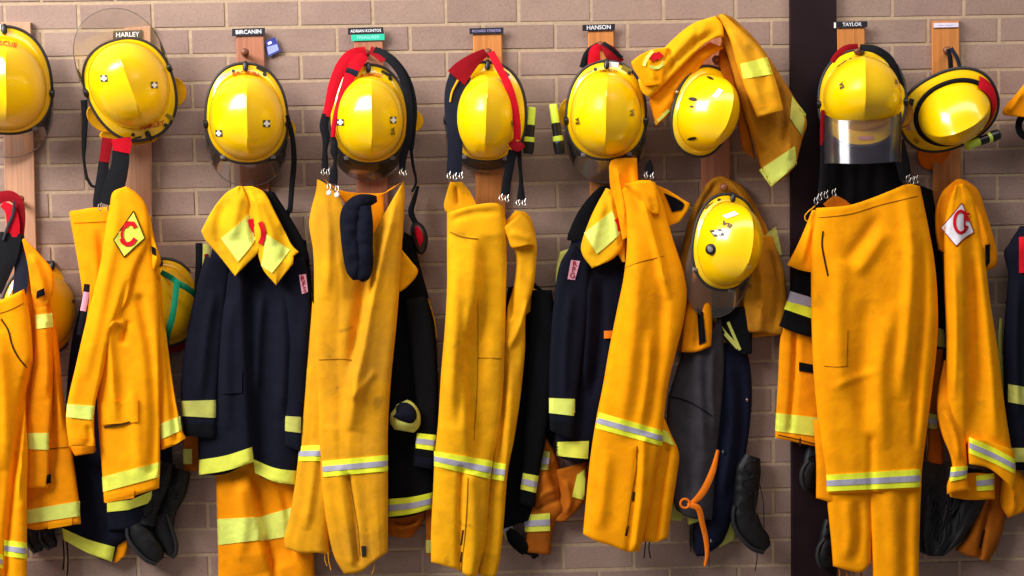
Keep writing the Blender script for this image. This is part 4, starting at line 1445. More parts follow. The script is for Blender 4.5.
lg2 = sheet('trouser_leg', '503,232 513,246 517,262 515,285 508,312 501,370 496,420 492,460 486,510 480,560 478,574', '516,210 528,214 535,232 537,250 534,285 526,312 525,350 520,400 514,440 508,470 504,520 500,560 496,577', M['gold'], tr,
            d=.095, h=.04, T='502,230 512,240 522,230 516,210'.replace('512,240 522,230 ', '507,220 '), B='478,574 486,577 496,577', folds=[('530,300 518,330 508,350', 4, 9), ('512,250 512,290 510,320', 4, -12), ('504,350 502,420 498,480', 4, -8), ('512,360 508,430 502,500', 5, 6)])
body = sheet('trouser_body', '447,205 447,240 447,280 445,320 441,370 438,420 435,450 433,490 431,530 431,562', '504,207 507,235 506,290 505,340 503,390 499,430 493,460 489,500 486,540 477,576', M['gold'], tr,
             d=(.12, .125, .125), h=.055, T='447,213 462,208 480,204 496,203 504,207', B='431,562 445,566 458,570 468,576 477,576',
             folds=[('479,236 480,290 475,315 467,345 466,370 470,420 472,470', 5, 17, 's'), ('486,260 490,330 488,400', 8, 5), ('455,260 452,340 450,420', 7, 6), ('464,300 462,360 458,430', 4, -5),
                    ('462,470 460,520 460,574', 3, -9, 'o'), ('472,480 474,530 472,574', 6, 6, 'o'), ('448,222 470,214 500,212', 3, -4)])
flap = sheet('waist_flap', '503,228 508,240 512,248 518,247', '522,212 530,222 535,238 536,244', M['gold'], tr, d=.135, h=.018, folds=[('510,232 522,236 532,240', 3, 4)])
seam(body, '478,300 478,340 477,390 474,440', M['thread dark'], .5, 'leg_seam')
seam(body, '450,232 462,237 478,239', M['thread dark'], 1.2, 'pocket_slit')
seam(body, '478,358 490,358 504,359', M['thread dark'], .55)
seam(body, '463,530 461,545', M['slit dark'], 1.8, 'vent')
seam(body, '462,552 461,562', M['slit dark'], 2.2, 'vent')
seam(body, '468,478 466,520 461,572', M['thread dark'], .9, 'leg_seam')
tape(body, '434,451', '493,461', '434,466', '490,479', mt='lime bright')
tape(lg2, '493,462', '506,464', '490,479', '504,481', mt='lime bright')
torch('lime and black torch nearer the helmet with crossed braces', (532, 107), (528, 154), .10, 'hand torches clipped at the helmets')
jk = thing('turnout_jacket', 'black jacket with one silver banded sleeve, right of the golden yellow trousers', 'jacket', (520, 545, .03), 'turnout jackets')
body = sheet('body', '508,288 500,340 496,400 494,460 494,520 500,530', '532,280 550,300 556,340 556,400 554,440 546,470 530,520', M['black cloth'], jk, d=.02, h=.03)
sB = sheet('sleeve', '532,290 528,340 526,400 523,440 521,480 518,503', '552,290 558,340 552,400 546,440 538,480 535,508', M['black cloth'], jk, d=.055, h=.03)
tape(sB, '523,473', '539,476', '520,489', '536,493', mt='lime')
cf = sheet('collar', '518,296 521,310 524,316', '528,286 540,292 546,300', M['gold'], jk, d=.05, h=.012)
fr = thing('folded_trousers', 'rust orange trousers crumpled behind the gap, with a silver and lime cuff', 'trousers', (545, 552, .02))
s = sheet('trouser_body', '540,436 538,470 532,500 528,522 524,552', '546,436 556,455 566,490 572,512 556,522 550,555', M['orange brown'], fr, d=.02, h=.03,
          folds=[('545,465 560,500 568,515', 3, 9, 's'), ('530,510 545,505 562,498', 2, -6), ('534,500 548,492 560,488', 2.5, 5)])
tape(s, '524,515', '550,513', '525,532', '550,531', mt='lime')
tape(s, '541,450', '550,452', '540,470', '548,470', mt='lime dull')
s3 = sheet('trouser_leg', '556,470 560,495 555,520 560,522', '586,462 588,490 582,505 566,521', M['orange brown'], fr, d=.03, h=.03, folds=[('565,480 570,500 566,515', 3, 6)])
tape(s3, '577,475', '586,468', '572,497', '584,500', silver=False, mt='lime')
gl = thing('work_glove', 'black glove finger-down beside the rust orange cuff', 'glove', (535, 557, .03))
loft('palm', [(508, 530, .03, 4, .012), (514, 538, .03, 7, .018), (522, 546, .03, 7, .018), (530, 549, .03, 6, .014)], M['black cloth'], gl, bump=.002)
for i, (ex, ey) in enumerate(((538, 549), (539, 552.5), (538, 555.5), (535, 557.5))):
    loft('finger', [(526 - i * .6, 545 + i * 2.2, .032, 1.9, .007), (532, 547 + i * 2.5, .034, 2.0, .008), (ex - 1, ey, .034, 1.9, .007), (ex + .6, ey + .6, .034, .8, .003)], M['black cloth'], gl, n=10)
loft('thumb', [(514, 542, .036, 2, .008), (519, 550, .038, 2.1, .008), (524, 554, .038, 1.6, .006)], M['black cloth'], gl, n=10)
patch(sheet('cuff', '500,518 502,530 506,540', '510,516 512,524 516,534', M['lime dull'], gl, d=.02, h=.02), 'cuff_band', '502,528 504,534', '512,524 514,530', M['silver tape'])

# ================================================================== STATION F
bd = board('timber peg board right of the pair of torches, red loops on its peg', '588,31 614,30 617,215 590,215', [(600, 46)], wd=M['board orange'])
strip(bd, '582.5,24.8 615,23.8 615,30.2 582.5,31.2', 'HANSON', 'plate black', 'letter white', 5.8)
helmet('yellow helmet with white label on its brim, right of the pair of torches', 606, 118, .115, rot=0, a=.127, bt=.180, bb=.132, ad=.116, btd=.150, bbd=.124,
       visor=(190, 352, .070, .05), flap=[(172, .028, .05, 'hood yellow')],
       marks=[('rect', .022, .170, -8, .032, .016, 'sticker white'), ('rect', .064, .155, -28, .034, .016, 'sticker olive'), ('dot', .073, .143, .006, 'ink black'), ('dot', -.036, .155, .006, 'ink black'), ('rect', -.060, .138, 34, .036, .012, 'sticker olive')],
       texts=[('BA', -.090, -.010, .018, 95, 'ink black'), ('BA', .083, .016, .018, 90, 'ink black'), ('HANSON', .006, .151, .013, 0, 'ink brown', .12)])
br = thing('braces', 'short red and black loops on the peg above the white labelled helmet', 'braces', (600, 60, .1), 'braces hung with the trousers')
ribbon('red_elastic', [(600, 45, .115), (595, 51, .125), (594, 66, .115)], [5, 11, 13], M['red webbing'], br)
ribbon('red_elastic', [(602, 45, .115), (610, 52, .125), (618, 64, .112)], [6, 13, 15], M['red dark'], br)
ribbon('webbing', [(598, 44, .11), (588, 52, .11), (583, 68, .105)], [4, 6, 8], M['black webbing'], br)
ribbon('webbing', [(603, 43, .12), (608, 46, .13), (622, 58, .12)], [4, 4, 4], M['black webbing'], br)
ribbon('webbing', [(650, 160, .15), (649, 168, .15), (650, 175, .15)], [2, 9, 5], M['black webbing'], br)
clips(br, [(646, 176, .15), (652, 177, .15)], 3)
torch('lime and black torch nearer the helmet with the white label', (553, 104), (560, 154), .10, 'hand torches clipped at the helmets')
jk = thing('turnout_jacket', 'navy jacket with a yellow collar flap and one lime diamond', 'jacket', (590, 462, .06), 'turnout jackets')
hd = sheet('hood', '600,186 590,196 578,212 568,234 567,240', '614,186 618,200 620,220 620,250', M['black cloth'], jk, d=.06, h=.03)
body = sheet('body', '572,240 562,270 562,340 560,400 556,440 557,456', '626,240 630,300 622,360 612,400 604,440 594,462', M['navy'], jk, d=.045, h=.05, B='557,456 570,461 582,462 594,462',
             folds=[('590,270 588,330 584,390', 5, 9), ('602,280 600,340 592,400', 4, -8), ('576,280 578,340 574,420', 4, -7)])
sA = sheet('sleeve', '572,244 560,264 554,300 550,350 549,400 550,430', '590,262 588,300 583,350 578,390 576,410 574,440', M['navy'], jk, d=.09, h=.03, B='550,430 560,436 574,440', folds=[('572,290 566,340 564,400', 4, 6)])
tape(sA, '549,398', '575,399', '549,413', '575,416', silver=False, mt='lime pale')
patch(sA, 'cuff_strap', '550,420 551,431', '574,424 574,439', M['black cloth'])
lin_ = sheet('lining_edge', '560,252 556,270 556,300', '570,248 566,270 562,300', M['lime dull'], jk, d=.05, h=.02)
tape(body, '557,442', '589,441', '557,456', '588,459', silver=False, mt='lime')
patch(body, 'pocket_tab', '604,331 604,338.5', '622,330 622,338', M['strap orange'], off=.01)
tg = patch(sA, 'name_tag', '571,260 567.5,279', '580,261 575,280', M['patch pink'], label='pink tag with dark red letters')
for i, ch_ in enumerate('RPG'):
    text_on(sA, ch_, 574.8 - i * 1.1, 264 + i * 5.8, 7.6, M['red dark'], parent=sA.o, name='tag_lettering')
cl = sheet('collar', '606,188 596,206 588,224 581,246 583,256 592,268', '612,190 618,208 622,224 624,244 614,258 598,266', M['hood yellow'], jk, d=.11, h=.025, folds=[('610,195 614,220 618,245', 3, 7), ('604,200 596,230 590,255', 5, 5)])
patch(cl, 'collar_patch', '612,211 598,222 584,233', '622,232 609,244 597,254', M['lime pale'])
seam(cl, '616,219 619,224 620,231', M['patch red'], 4, 'emblem', .006)
fl2 = sheet('inner_flap', '614,238 616,250 622,262', '626,236 626,250 626,262', M['gold'], jk, d=.10, h=.015)
tr = thing('trousers', 'bright orange trousers with a gathered top and a slanting silver and lime band', 'trousers', (630, 552, .12), 'turnout trousers')
lg2 = sheet('trouser_leg', '648,410 648,440 646,480 644,510 640,541', '662,412 671,434 679,453 677,476 672,508 668,538', M['orange'], tr, d=.095, h=.05, B='640,541 656,542 668,538', folds=[('668,450 662,490 656,540', 3, -8, 'o')])
top = sheet('waist_gather', '609,166 610,185 616,210 622,240', '637,158 638,175 640,200 642,230', M['orange bright'], tr, d=.12, h=.03, T='609,166 612,160 625,158 637,158', folds=[('616,165 622,195 626,225', 3, 8), ('628,162 630,190 632,215', 3, -6)])
body = sheet('trouser_body', '621,190 625,210 627,240 624,275 617,310 609,350 603,385 596,420 590,460 586,500 583,534', '655,182 662,200 672,236 683,270 687,292 684,320 676,352 668,386 664,418 662,440 655,480 645,530 640,551', M['orange bright'], tr,
             d=(.13, .13, .13), h=.06, T='621,190 630,184 642,180 655,182', B='583,534 596,541 612,546 628,552 640,551',
             folds=[('640,190 652,230 662,270 668,300', 4, 10), ('634,230 636,300 628,380 620,440', 9, 9), ('662,280 660,340 652,400 646,440', 6, -7), ('650,330 648,380 640,430', 5, 6),
                    ('638,452 636,480 632,520 628,550', 2.5, -3.5, 'o'), ('644,440 642,490 636,545', 4, 6, 'o'), ('608,450 604,490 600,530', 6, 5)])
wf = sheet('waist_flap', '622,184 630,190 640,202 646,212', '650,180 656,186 658,196 660,214', M['orange bright'], tr, d=.175, h=.02, folds=[('632,186 644,196 652,210', 3, 5)])
seam(body, '624,268 640,262 664,256', M['thread dark'], .55)
seam(body, '637,446 636,470 631,500 627,530', M['thread dark'], .8, 'leg_seam')
seam(body, '634,492 633,501', M['slit dark'], 2.2, 'vent')
seam(body, '628,526 626,536', M['slit dark'], 2.4, 'vent')
tape(body, '598,412', '664,431', '595,428', '662,446', mt='lime bright')
tape(lg2, '655,426', '668,432', '655,438', '675,446', silver=False, mt='lime')
sidef = sheet('waist_strap', '655,184 662,204 668,226', '668,190 684,200 690,205 680,222', M['orange'], tr, d=.11, h=.012)
patch(sidef, 'elastic', '664,193 668,202 672,212', '676,198 684,204 682,210', M['black cloth'])
for px_ in (646, 650):
    tube('drawcord', [(px_, 538, .12), (px_ - 1, 548, .12), (px_ - 2 + (px_ - 646) * .6, 558, .12)], .002, M['black webbing'], tr)

# ================================================================== STATION G
board('timber peg board right of centre, behind the draped jacket and two helmets', '699,22 729,22 731,230 702,230', [(716, 60), (724, 188)], wd=M['board pink'])
jk = thing('turnout_jacket', 'golden jacket slung over the upper peg, sleeves spread like an arch', 'jacket', (716, 188, .1), 'turnout jackets')
sR = sheet('back_panel', '712,22 722,40 732,70 742,108 752,138 760,165 771,187', '738,22 756,40 772,62 786,84 798,104 807,122 802,140 796,165', M['amber old'], jk, d=(.13, .10), h=.05, T='712,22 720,14 730,16 738,22', B='771,187 780,181 788,174 796,165',
           folds=[('745,90 752,120 765,150', 5, 8), ('776,80 782,110 786,150', 4, -9), ('792,105 788,130 790,160', 3, 7)])
tape(sR, '759,170', '795,146', '771,187', '797,164', silver=False, mt='lime pale')
tape(sR, '792,96', '806,114', '790,118', '802,136', silver=False, mt='lime dull')
inn = sheet('lining_side', '722,38 718,60 724,90 736,118 742,150', '728,40 734,70 742,104 750,132 756,160', M['orange brown'], jk, d=.09, h=.03)
sF = sheet('sleeve', '718,16 730,40 736,62 742,80 748,96 757,117', '728,18 748,36 764,54 774,76 780,96 783,110', M['gold worn'], jk, d=(.16, .18, .19), h=.04, T='718,16 722,14 728,18', B='757,117 766,116 775,112 783,110',
           folds=[('728,30 742,55 752,80 762,110', 5, 7), ('748,45 760,65 768,90', 4, -6)])
tape(sF, '740,64', '767,57', '743,79', '773,74', silver=False, mt='lime')
patch(sF, 'cuff', '753,108 757,116', '782,103 783,110', M['gold worn'], off=.004)
sL = sheet('sleeve', '715,16 692,24 670,42 654,60 644,72 638,80', '724,37 713,39 700,48 680,68 662,86 650,98', M['gold'], jk, d=(.17, .16), h=.03, T='715,16 722,24 724,37', B='638,80 642,92 650,98', p=5,
           folds=[('710,24 690,38 670,58 650,80', 5, 7), ('716,32 698,42 676,62 656,84', 3, -6), ('700,26 694,40 690,50', 3, -4), ('668,48 672,60 668,72', 2.5, -5), ('650,66 656,78 656,90', 2.5, 5)])
col = sheet('collar', '650,50! 640,55 631,62! 634,70 645,86', '668,48! 666,58 664,70 662,84', M['orange'], jk, d=.185, h=.018, T='650,50! 660,48 668,48!', p=5, folds=[('648,56 650,66 656,80', 2.5, 6)])
seam(col, '644,66 646,60 650,54 653,51', M['lime pale'], 3.2, 'lime_edge', .004)
seam(col, '650,66 655,68 661,66 664,61', M['lime pale'], 3.2, 'lime_edge', .004)
seam(col, '652,60 655,56 659,55 661,58', M['patch red'], 7, 'emblem', .006)
lw = sheet('front_panel', '710,42 698,50 678,70 660,88 650,98 652,112 656,126!', '724,48 708,58 697,72 687,88 678,104 668,116 656,126!', M['orange deep'], jk, d=.13, h=.025, p=5, folds=[('712,50 692,68 674,92 662,112', 4, 7), ('704,58 686,78 672,100', 3, -6)])
seam(lw, '655,123 662,117 669,110', M['lime pale'], 3, 'cuff_band')
loft('stud', [(676, 91, .162, 1, .002), (677, 92, .163, 1.8, .003), (678, 93, .162, 1, .002)], M['chrome'], lw.o)
helmet('bare yellow helmet without visor, hanging inside the slung golden jacket', 704, 113, .125, rot=-16, tx=30, ty=0, a=.108, bt=.150, bb=.140, ad=.100, btd=.126, bbd=.122, H=.135,
       knobs=(0, 0), lug=False, marks=[('dot', -.045, .102, .0055, 'black plastic'), ('dot', -.088, .020, .006, 'black plastic'), ('dot', -.088, -.004, .003, 'black plastic'), ('dot', -.048, -.098, .006, 'black plastic'), ('rect', -.040, .052, 62, .034, .012, 'sticker white')])
jk = thing('turnout_jacket', 'dirty amber jacket behind the lower helmet with the visor', 'jacket', (735, 356, .03), 'turnout jackets')
body = sheet('body', '706,184 692,210 684,240 676,280 668,330 664,350', '724,176 742,186 758,210 772,240 784,280 786,320 786,334', M['amber old'], jk, d=.025, h=.045, T='706,184 714,178 724,176', B='664,350 690,352 735,334 786,334'.replace('735,334', '740,340'),
             folds=[('735,190 755,230 765,280 760,330', 5, 12), ('752,200 768,250 774,300', 3, -10), ('700,200 688,250 680,310', 5, 9), ('718,182 706,200 694,226', 3, -6), ('728,180 746,202 758,226', 2.5, 6)])
tape(body, '764,236', '776,226', '770,262', '782,254', silver=False, mt='lime dull')
sA = sheet('sleeve', '694,250 690,290 684,320 681,352', '712,262 710,300 708,330 706,346', M['orange deep'], jk, d=.10, h=.03, B='681,352 696,352 711,346', folds=[('700,300 698,330 696,350', 3, -6)])
patch(sA, 'cuff_slit', '697,308 699,345', '703,312 706,342', M['black cloth'])
sB = sheet('sleeve', '746,232 744,270 742,300 746,332', '772,236 784,270 787,300 786,334', M['amber old'], jk, d=.055, h=.03, folds=[('756,240 762,290 760,334', 4, 9), ('770,250 776,290 774,330', 3, -9)])
def sideknob(root, surf, Ro, Rd):
    x, y = -.090, -.028
    p = np.array([x, y, float(surf(np.array(x), np.array(y)))])
    n_ = np.array([-.62, -.1, .78])
    V, f = frame_tube([p - n_ * .006, p + n_ * .006, p + n_ * .010, p + n_ * .012], [.018, .018, .015, .012], 20)
    k = mesh_obj('pivot_knob', V, f, M['black plastic'], root, local=True)
    V, f = frame_tube([p + n_ * .011, p + n_ * .014, p + n_ * .015], [.009, .008, .003], 16)
    mesh_obj('knob_cap', V, f, M['grey plastic'], k, local=True)
helmet('yellow helmet with a dark pivot knob and lowered clear visor, on the lower peg', 726, 245, .12, rot=-8, tx=29, ty=1, a=.116, bt=.165, bb=.146, ad=.108, btd=.142, bbd=.136, H=.140,
       visor=(178, 330, .085, .03), knobs=(0, 0), visor_mat='visor clear', trim_r=.0055, extra=sideknob,
       marks=[('cross', -.084, .026, 20, .021), ('rect', -.050, .088, 30, .036, .012, 'sticker white'), ('dot', -.046, .140, .007, 'ink black'), ('rect', -.078, .118, 34, .036, .010, 'sticker olive')],
       texts=[('BA', -.064, .056, .019, 145, 'ink black')])
ov = thing('overalls', 'blue denim overalls hanging right of the grey pullover', 'overalls', (715, 555, .03))
s = sheet('trouser_leg', '708,320 712,380 706,440 698,500 694,540 696,556', '728,326 746,350 752,390 748,440 738,490 724,540 704,556', M['blue denim'], ov, d=.025, h=.05, folds=[('728,350 732,420 722,500', 5, 8), ('740,370 742,430 730,500', 4, -6)])
for x, y in ((723, 452), (711, 541), (747, 400)):
    loft('stud', [(x - 1.2, y, .08, .8, .002), (x, y, .082, 1.8, .004), (x + 1.2, y, .08, .8, .002)], M['chrome'], s.o)
sL2 = sheet('trouser_leg', '722,500 722,530 718,548', '738,490 738,520 734,540', M['lime dull'], ov, d=.015, h=.02)
gp = thing('pullover', 'charcoal marl pullover hanging below the lower helmet', 'pullover', (692, 530, .06))
body = sheet('body', '684,348 676,372 668,400 667,440 671,490 676,510', '722,316 724,360 722,400 718,440 714,490 712,520', M['grey marl'], gp, d=.065, h=.045, T='684,348 698,346 708,340 716,322 722,316', B='676,510 690,518 712,520', folds=[('698,340 700,400 704,450', 5, 7), ('686,400 690,450 692,500', 5, -6), ('714,340 712,390 716,430', 4, 7)])
seam(body, '668,396 684,400 700,408 712,416', M['black cloth'], 1.2)
tp = thing('cuff_bands', 'lime cuffs poking out below the charcoal pullover', 'cuffs', (690, 526, .05))
sheet('cuff', '668,500 669,512 671,520', '684,506 684,514 682,521', M['lime dull'], tp, d=.03, h=.025)
sheet('cuff', '687,508 687,516 688,525', '710,506 710,514 709,518', M['lime dull'], tp, d=.04, h=.025)
ls = thing('tie_strap', 'orange tie strap knotted in a ring over the charcoal pullover', 'strap', (705, 566, .12))
ribbon('webbing', [(718, 450, .125), (713, 470, .13), (704, 490, .135), (694, 502, .135), (688, 506, .13)], [3, 6, 7, 6, 5], M['strap orange'], ls)
q = [(685 + 4.5 * math.cos(t), 503.5 + 4.5 * math.sin(t), .135) for t in np.linspace(0, 2 * math.pi, 15)]
tube('ring', q, .004, M['strap orange'], ls, sub=4)
ribbon('webbing', [(690, 505, .14), (698, 508, .14), (702, 522, .13), (706, 540, .12), (707, 555, .12), (705, 566, .12)], [5, 6, 5.5, 5, 4, 2.5], M['strap orange'], ls)
boot('black lace-up boot hanging right of the denim overalls, toe down',
     [(752, 456, .04, 9, .03), (748, 470, .045, 13, .036), (746, 490, .05, 13, .038), (744, 510, .055, 12, .038)],
     [(743, 505, .06, 10, .034), (745, 520, .06, 14, .038), (752, 534, .065, 13, .036), (761, 543, .065, 11, .03), (767, 549, .065, 5, .015)], 'boots tied to the pegs', 1,
     laces=[[(757, 475, .09), (763, 500, .09), (764, 528, .085)], [(756, 490, .09), (755, 505, .10), (756, 520, .11)], [(757, 549, .06), (757, 560, .05), (755, 571, .04)]])
boot('black boot mostly hidden behind the orange strap, only the toe clear',
     [(700, 520, .02, 6, .014), (699, 532, .02, 7, .014)], [(698, 528, .02, 7, .014), (699, 540, .022, 8, .016), (701, 550, .024, 6, .014), (702, 555, .024, 2.5, .006)], 'boots tied to the pegs', 1,
     laces=[[(691, 525, .03), (690, 540, .03), (691, 552, .03)], [(708, 545, .05), (709, 560, .05), (709, 567, .05)]])
sc_ = thing('scarf', 'black cloth with lime stripes below the lowered visor', 'scarf', (740, 355, .08))
s = sheet('cloth', '712,310 720,330 732,350 744,356', '748,306 752,330 752,345 752,353', M['black cloth'], sc_, d=.06, h=.025)
seam(s, '714,318 724,332 738,348', M['lime dull'], 4, 'stripe')
seam(s, '728,322 734,336 740,350', M['lime dull'], 3, 'stripe')

# ================================================================== STATION H
bd = board('timber peg board against the dark steel column', '837,28 865,27 868,215 840,215', [(858, 52)], wd=M['board orange'], d=.03)
strip(bd, '836.5,21.8 867.5,21.2 867.5,27.2 836.5,27.8', 'TAYLOR', 'plate black', 'letter white', 5.0, d=.031)
quadslab('name_strip_end', '834,22.5 836,22.5 836,28 834,28', .028, .004, M['sticker white'], bd)
helmet('yellow helmet seen from the front, its smoky visor lowered, beside the steel column', 862, 100, .125, rot=2, tx=3, ty=17, a=.135, bt=.172, bb=.150, ad=.124, btd=.138, bbd=.104, H=.150,
       fvisor=(.124, -.088, -.232, .10, -.02), visor_mat='visor hazy', knobs=(1, 1), flap=[(-20, .03, .045, 'amber old')], vclips=False,
       marks=[('dot', -.038, .130, .006, 'ink black'), ('rect', -.065, .118, 36, .036, .011, 'sticker olive'), ('rect', .010, -.128, 0, .046, .010, 'sticker pink')],
       texts=[('BA', -.070, .010, .018, 100, 'ink black'), ('BA', .100, .030, .015, 90, 'ink black')])
br = thing('braces', 'black braces arched over the front facing helmet, a red strap edge at left', 'braces', (880, 190, .1), 'braces hung with the trousers')
ribbon('red_elastic', [(858, 46, .13), (846, 48, .14), (838, 54, .13), (832, 62, .12)], [5, 6, 6, 5], M['red dark'], br)
ribbon('webbing', [(860, 47, .13), (876, 50, .15), (890, 60, .15), (899, 80, .15), (904, 100, .14), (904, 120, .13)], [6, 8, 8, 7, 6, 6], M['black webbing'], br)
ribbon('red_elastic', [(823, 110, .12), (822, 130, .12), (822, 145, .12)], [4, 4, 4], M['red dark'], br)
ribbon('webbing', [(823, 142, .12), (824, 165, .12), (822, 190, .12), (819, 204, .13)], [6, 8, 8, 7], M['black webbing'], br)
ribbon('webbing', [(898, 140, .12), (902, 160, .12), (906, 180, .12)], [12, 14, 12], M['black webbing'], br)
clips(br, [(816, 202, .15), (820, 198, .15), (826, 196, .15), (834, 194, .15), (908, 180, .16), (912, 182, .16), (916, 181, .16)], 3.6)
tr = thing('trousers', 'broad orange trousers right of the steel column, filling their station', 'trousers', (870, 600, .12), 'turnout trousers')
bk = sheet('waist_back', '823,204 828,210 832,222', '848,202 854,208 856,222', M['dark orange inner'], tr, d=.125, h=.012, T='823,204 834,196 842,198 850,203'.replace('850,203', '848,202'))
side = sheet('trouser_side', '813,420 816,460 816,498!', '850,420 846,460 842,506!', M['orange deep'], tr, d=.115, h=.04)
legL = sheet('trouser_leg', '825,480 827,500 831,540 833,566', '874,478 873,510 872,540 871,562', M['orange bright'], tr, d=.12, h=.045, B='833,566 850,571 862,572 871,562', folds=[('846,500 850,530 846,560', 6, 6), ('858,500 860,530 856,562', 4, -5)])
legR = sheet('trouser_leg', '868,478 870,520 872,560 873,600', '922,470 920,520 919,560 919,600', M['orange bright'], tr, d=.12, h=.045, folds=[('890,490 894,540 892,600', 8, 6, 'o'), ('908,480 906,540 908,600', 5, -6, 'o')])
body = sheet('trouser_body', '816,208 812,240 811,290 812,340 814,380 819,430 825,475 826,494', '920,186 928,225 935,265 938,310 937,345 932,390 927,430 922,470 921,489', M['orange bright'], tr,
             d=(.14, .13, .13), h=(.055, .07, .06), T='816,208 832,207 850,205 872,198 892,190 908,184 920,186', B='826,494 872,492 921,489',
             folds=[('905,195 912,250 908,320 900,400', 7, 10), ('922,240 924,310 918,380 914,450', 4, -8), ('885,230 870,255 855,275', 7, 7), ('880,215 862,240 845,262', 6, -5), ('840,260 838,330 842,400', 9, 6),
                    ('895,300 880,380 884,450', 9, 8), ('866,300 862,370 866,430', 9, -6), ('830,390 850,380 880,370', 4, 3), ('871,440 871,495', 4, -5, 'o')])
seam(body, '823,231 822,245 825,262 828,276', M['slit dark'], 1.8, 'pocket_slit')
seam(body, '816,218 850,214 880,205 918,196', M['thread dark'], .6)
seam(body, '824,366 836,367 848,366', M['thread dark'], .6)
seam(body, '848,330 847,366', M['thread dark'], .55)
tape(body, '825,475', '921,469', '826.5,491.5', '921,487', mt='lime bright')
for i in range(4):
    tube('frayed_thread', [(838 + i * 7, 566, .13), (840 + i * 7, 573, .13), (838 + i * 8, 582, .13)], .003, M['orange brown'], tr)
tp = thing('shirt', 'black shirt showing between the smoky visor and the broad orange trousers', 'shirt', (862, 215, .09))
s = sheet('cloth', '826,140 826,170 828,200 832,225', '900,140 900,170 904,190 906,215', M['black cloth'], tp, d=.045, h=.04, folds=[('850,160 852,190 850,215', 5, 6), ('876,160 874,190 878,212', 5, -6)])
jk = thing('turnout_jacket', 'amber jacket with a black, silver and lime sleeve, left of the broad orange trousers', 'jacket', (798, 445, .07), 'turnout jackets')
body = sheet('body', '786,300 780,340 778,380 776,415 775,438', '826,300 826,360 826,410 826,448', M['orange deep'], jk, d=.055, h=.03, B='775,438 790,441 808,445 826,448', folds=[('796,330 794,380 790,430', 3, -7, 'o')])
tape(body, '776,413', '822,418', '775,431', '822,437', silver=False, mt='lime')
patch(body, 'pocket_strap', '799,362 799,371', '820,366 820,374', M['black cloth'], off=.005)
seam(body, '778,435 800,440 822,446', M['slit dark'], 1, 'hem_line')
seam(body, '800,438 800,446', M['slit dark'], 1.4, 'hem_tab')
slv = sheet('sleeve', '798,266 790,290 784,312 779,326', '818,268 818,300 818,320 818,339', M['black cloth'], jk, d=.09, h=.025, B='779,326 796,333 818,339')
patch(slv, 'silver_band', '790,291 787,302', '816,299 816,308', M['silver tape'])
patch(slv, 'reflective_tape', '787,301 784,309', '816,309 816,320', M['lime bright'])
yk = sheet('shoulder', '812,210 805,228 796,248 787,265', '820,210 820,236 820,256 820,274', M['orange'], jk, d=.105, h=.025, B='787,265 800,270 820,274', folds=[('812,222 806,246 800,266', 3, 5)])
tube('wire_tag', [(815, 206, .14), (806, 214, .14), (805, 219, .14), (808, 222, .14)], .0018, M['gold'], yk.o)
jb = thing('turnout_jacket', 'black jacket just visible between the broad orange trousers and the white patched jacket', 'jacket', (935, 430, .03), 'turnout jackets')
s = sheet('body', '908,180 912,230 918,300 922,360 924,400', '932,190 940,240 944,300 946,340 942,400', M['black cloth'], jb, d=.03, h=.04)
tape(s, '937,327', '944,330', '936,346', '947,348', silver=False, mt='lime dull')
l = sheet('inner_panel', '926,352 926,400 928,440 926,462', '944,348 942,390 942,430 944,465', M['orange brown'], jb, d=.045, h=.025)
tape(l, '927,413', '938,415', '927,428', '937,429', mt='lime dull')
for q, (px_, py_) in enumerate(((806, 470), (822, 548))):
    boot('black boot in the shade of the steel column' + (', the upper one' if q == 0 else ', the lower one showing a grey toe'),
         [(px_ + 8, py_ - 28, .04, 6, .02), (px_ + 6, py_ - 14, .045, 8, .024), (px_ + 4, py_, .05, 8, .024)],
         [(px_ + 8, py_ - 6, .055, 7, .02), (px_ + 4, py_ + 2, .055, 9, .024), (px_ + 3, py_ + 12, .055, 8, .022), (px_ + 4, py_ + 19, .055, 4, .012)], 'boots tied to the pegs', 1)

# ================================================================== STATION I
bd = board('timber peg board with a white name strip, right of the steel column', '931.5,21 959.5,20.5 962,260 933,260', [(947, 51)], wd=M['board orange'])
strip(bd, '933.5,23 958.5,22.6 958.5,27 933.5,27.6', '——  ———', 'plate white', 'letter lilac', 3.0, sx=1.0)
st = thing('hanging_strap', 'short black strap looped on the peg above the sideways helmet', 'strap', (954, 72, .1))
ribbon('webbing', [(948, 49, .115), (950, 58, .12), (951, 70, .12)], [4, 5, 5], M['black webbing'], st)
ribbon('webbing', [(951, 48, .115), (957, 58, .125), (960, 68, .13)], [4, 4, 4], M['navy webbing'], st)
def redpad(root, surf, Ro, Rd):
    t = np.radians(np.linspace(205, 300, 40))
    rows = []
    for k, z in ((.97, .055), (1.03, .045), (1.10, .030), (1.17, .012), (1.19, -.006)):
        r = Rd(t) * k
        rows.append(np.stack([r * np.cos(t), r * np.sin(t), np.full_like(r, z)], 1))
    V = np.concatenate(rows)
    n_ = 40
    Fq = [(i * n_ + k, i * n_ + k + 1, (i + 1) * n_ + k + 1, (i + 1) * n_ + k) for i in range(4) for k in range(n_ - 1)]
    mesh_obj('red_cover', V, Fq, M['red webbing'], root, local=True)
helmet('yellow helmet turned on its side, black band and red edging round the dome', 950, 111, .125, rot=118, tx=14, ty=-20, a=.132, bt=.160, bb=.150, ad=.102, btd=.108, bbd=.124, H=.150,
       knobs=(0, 0), lug=False, flap=[(142, .075, .055, 'strap orange')], band=[(-72, 205, 1.03, .022, .008, 'black webbing')], extra=redpad,
       marks=[('rect', .02, .136, -8, .04, .010, 'sticker pink'), ('rect', .085, .100, -40, .030, .014, 'ink black')], texts=[('BA', -.045, .132, .018, 12, 'ink brown')])
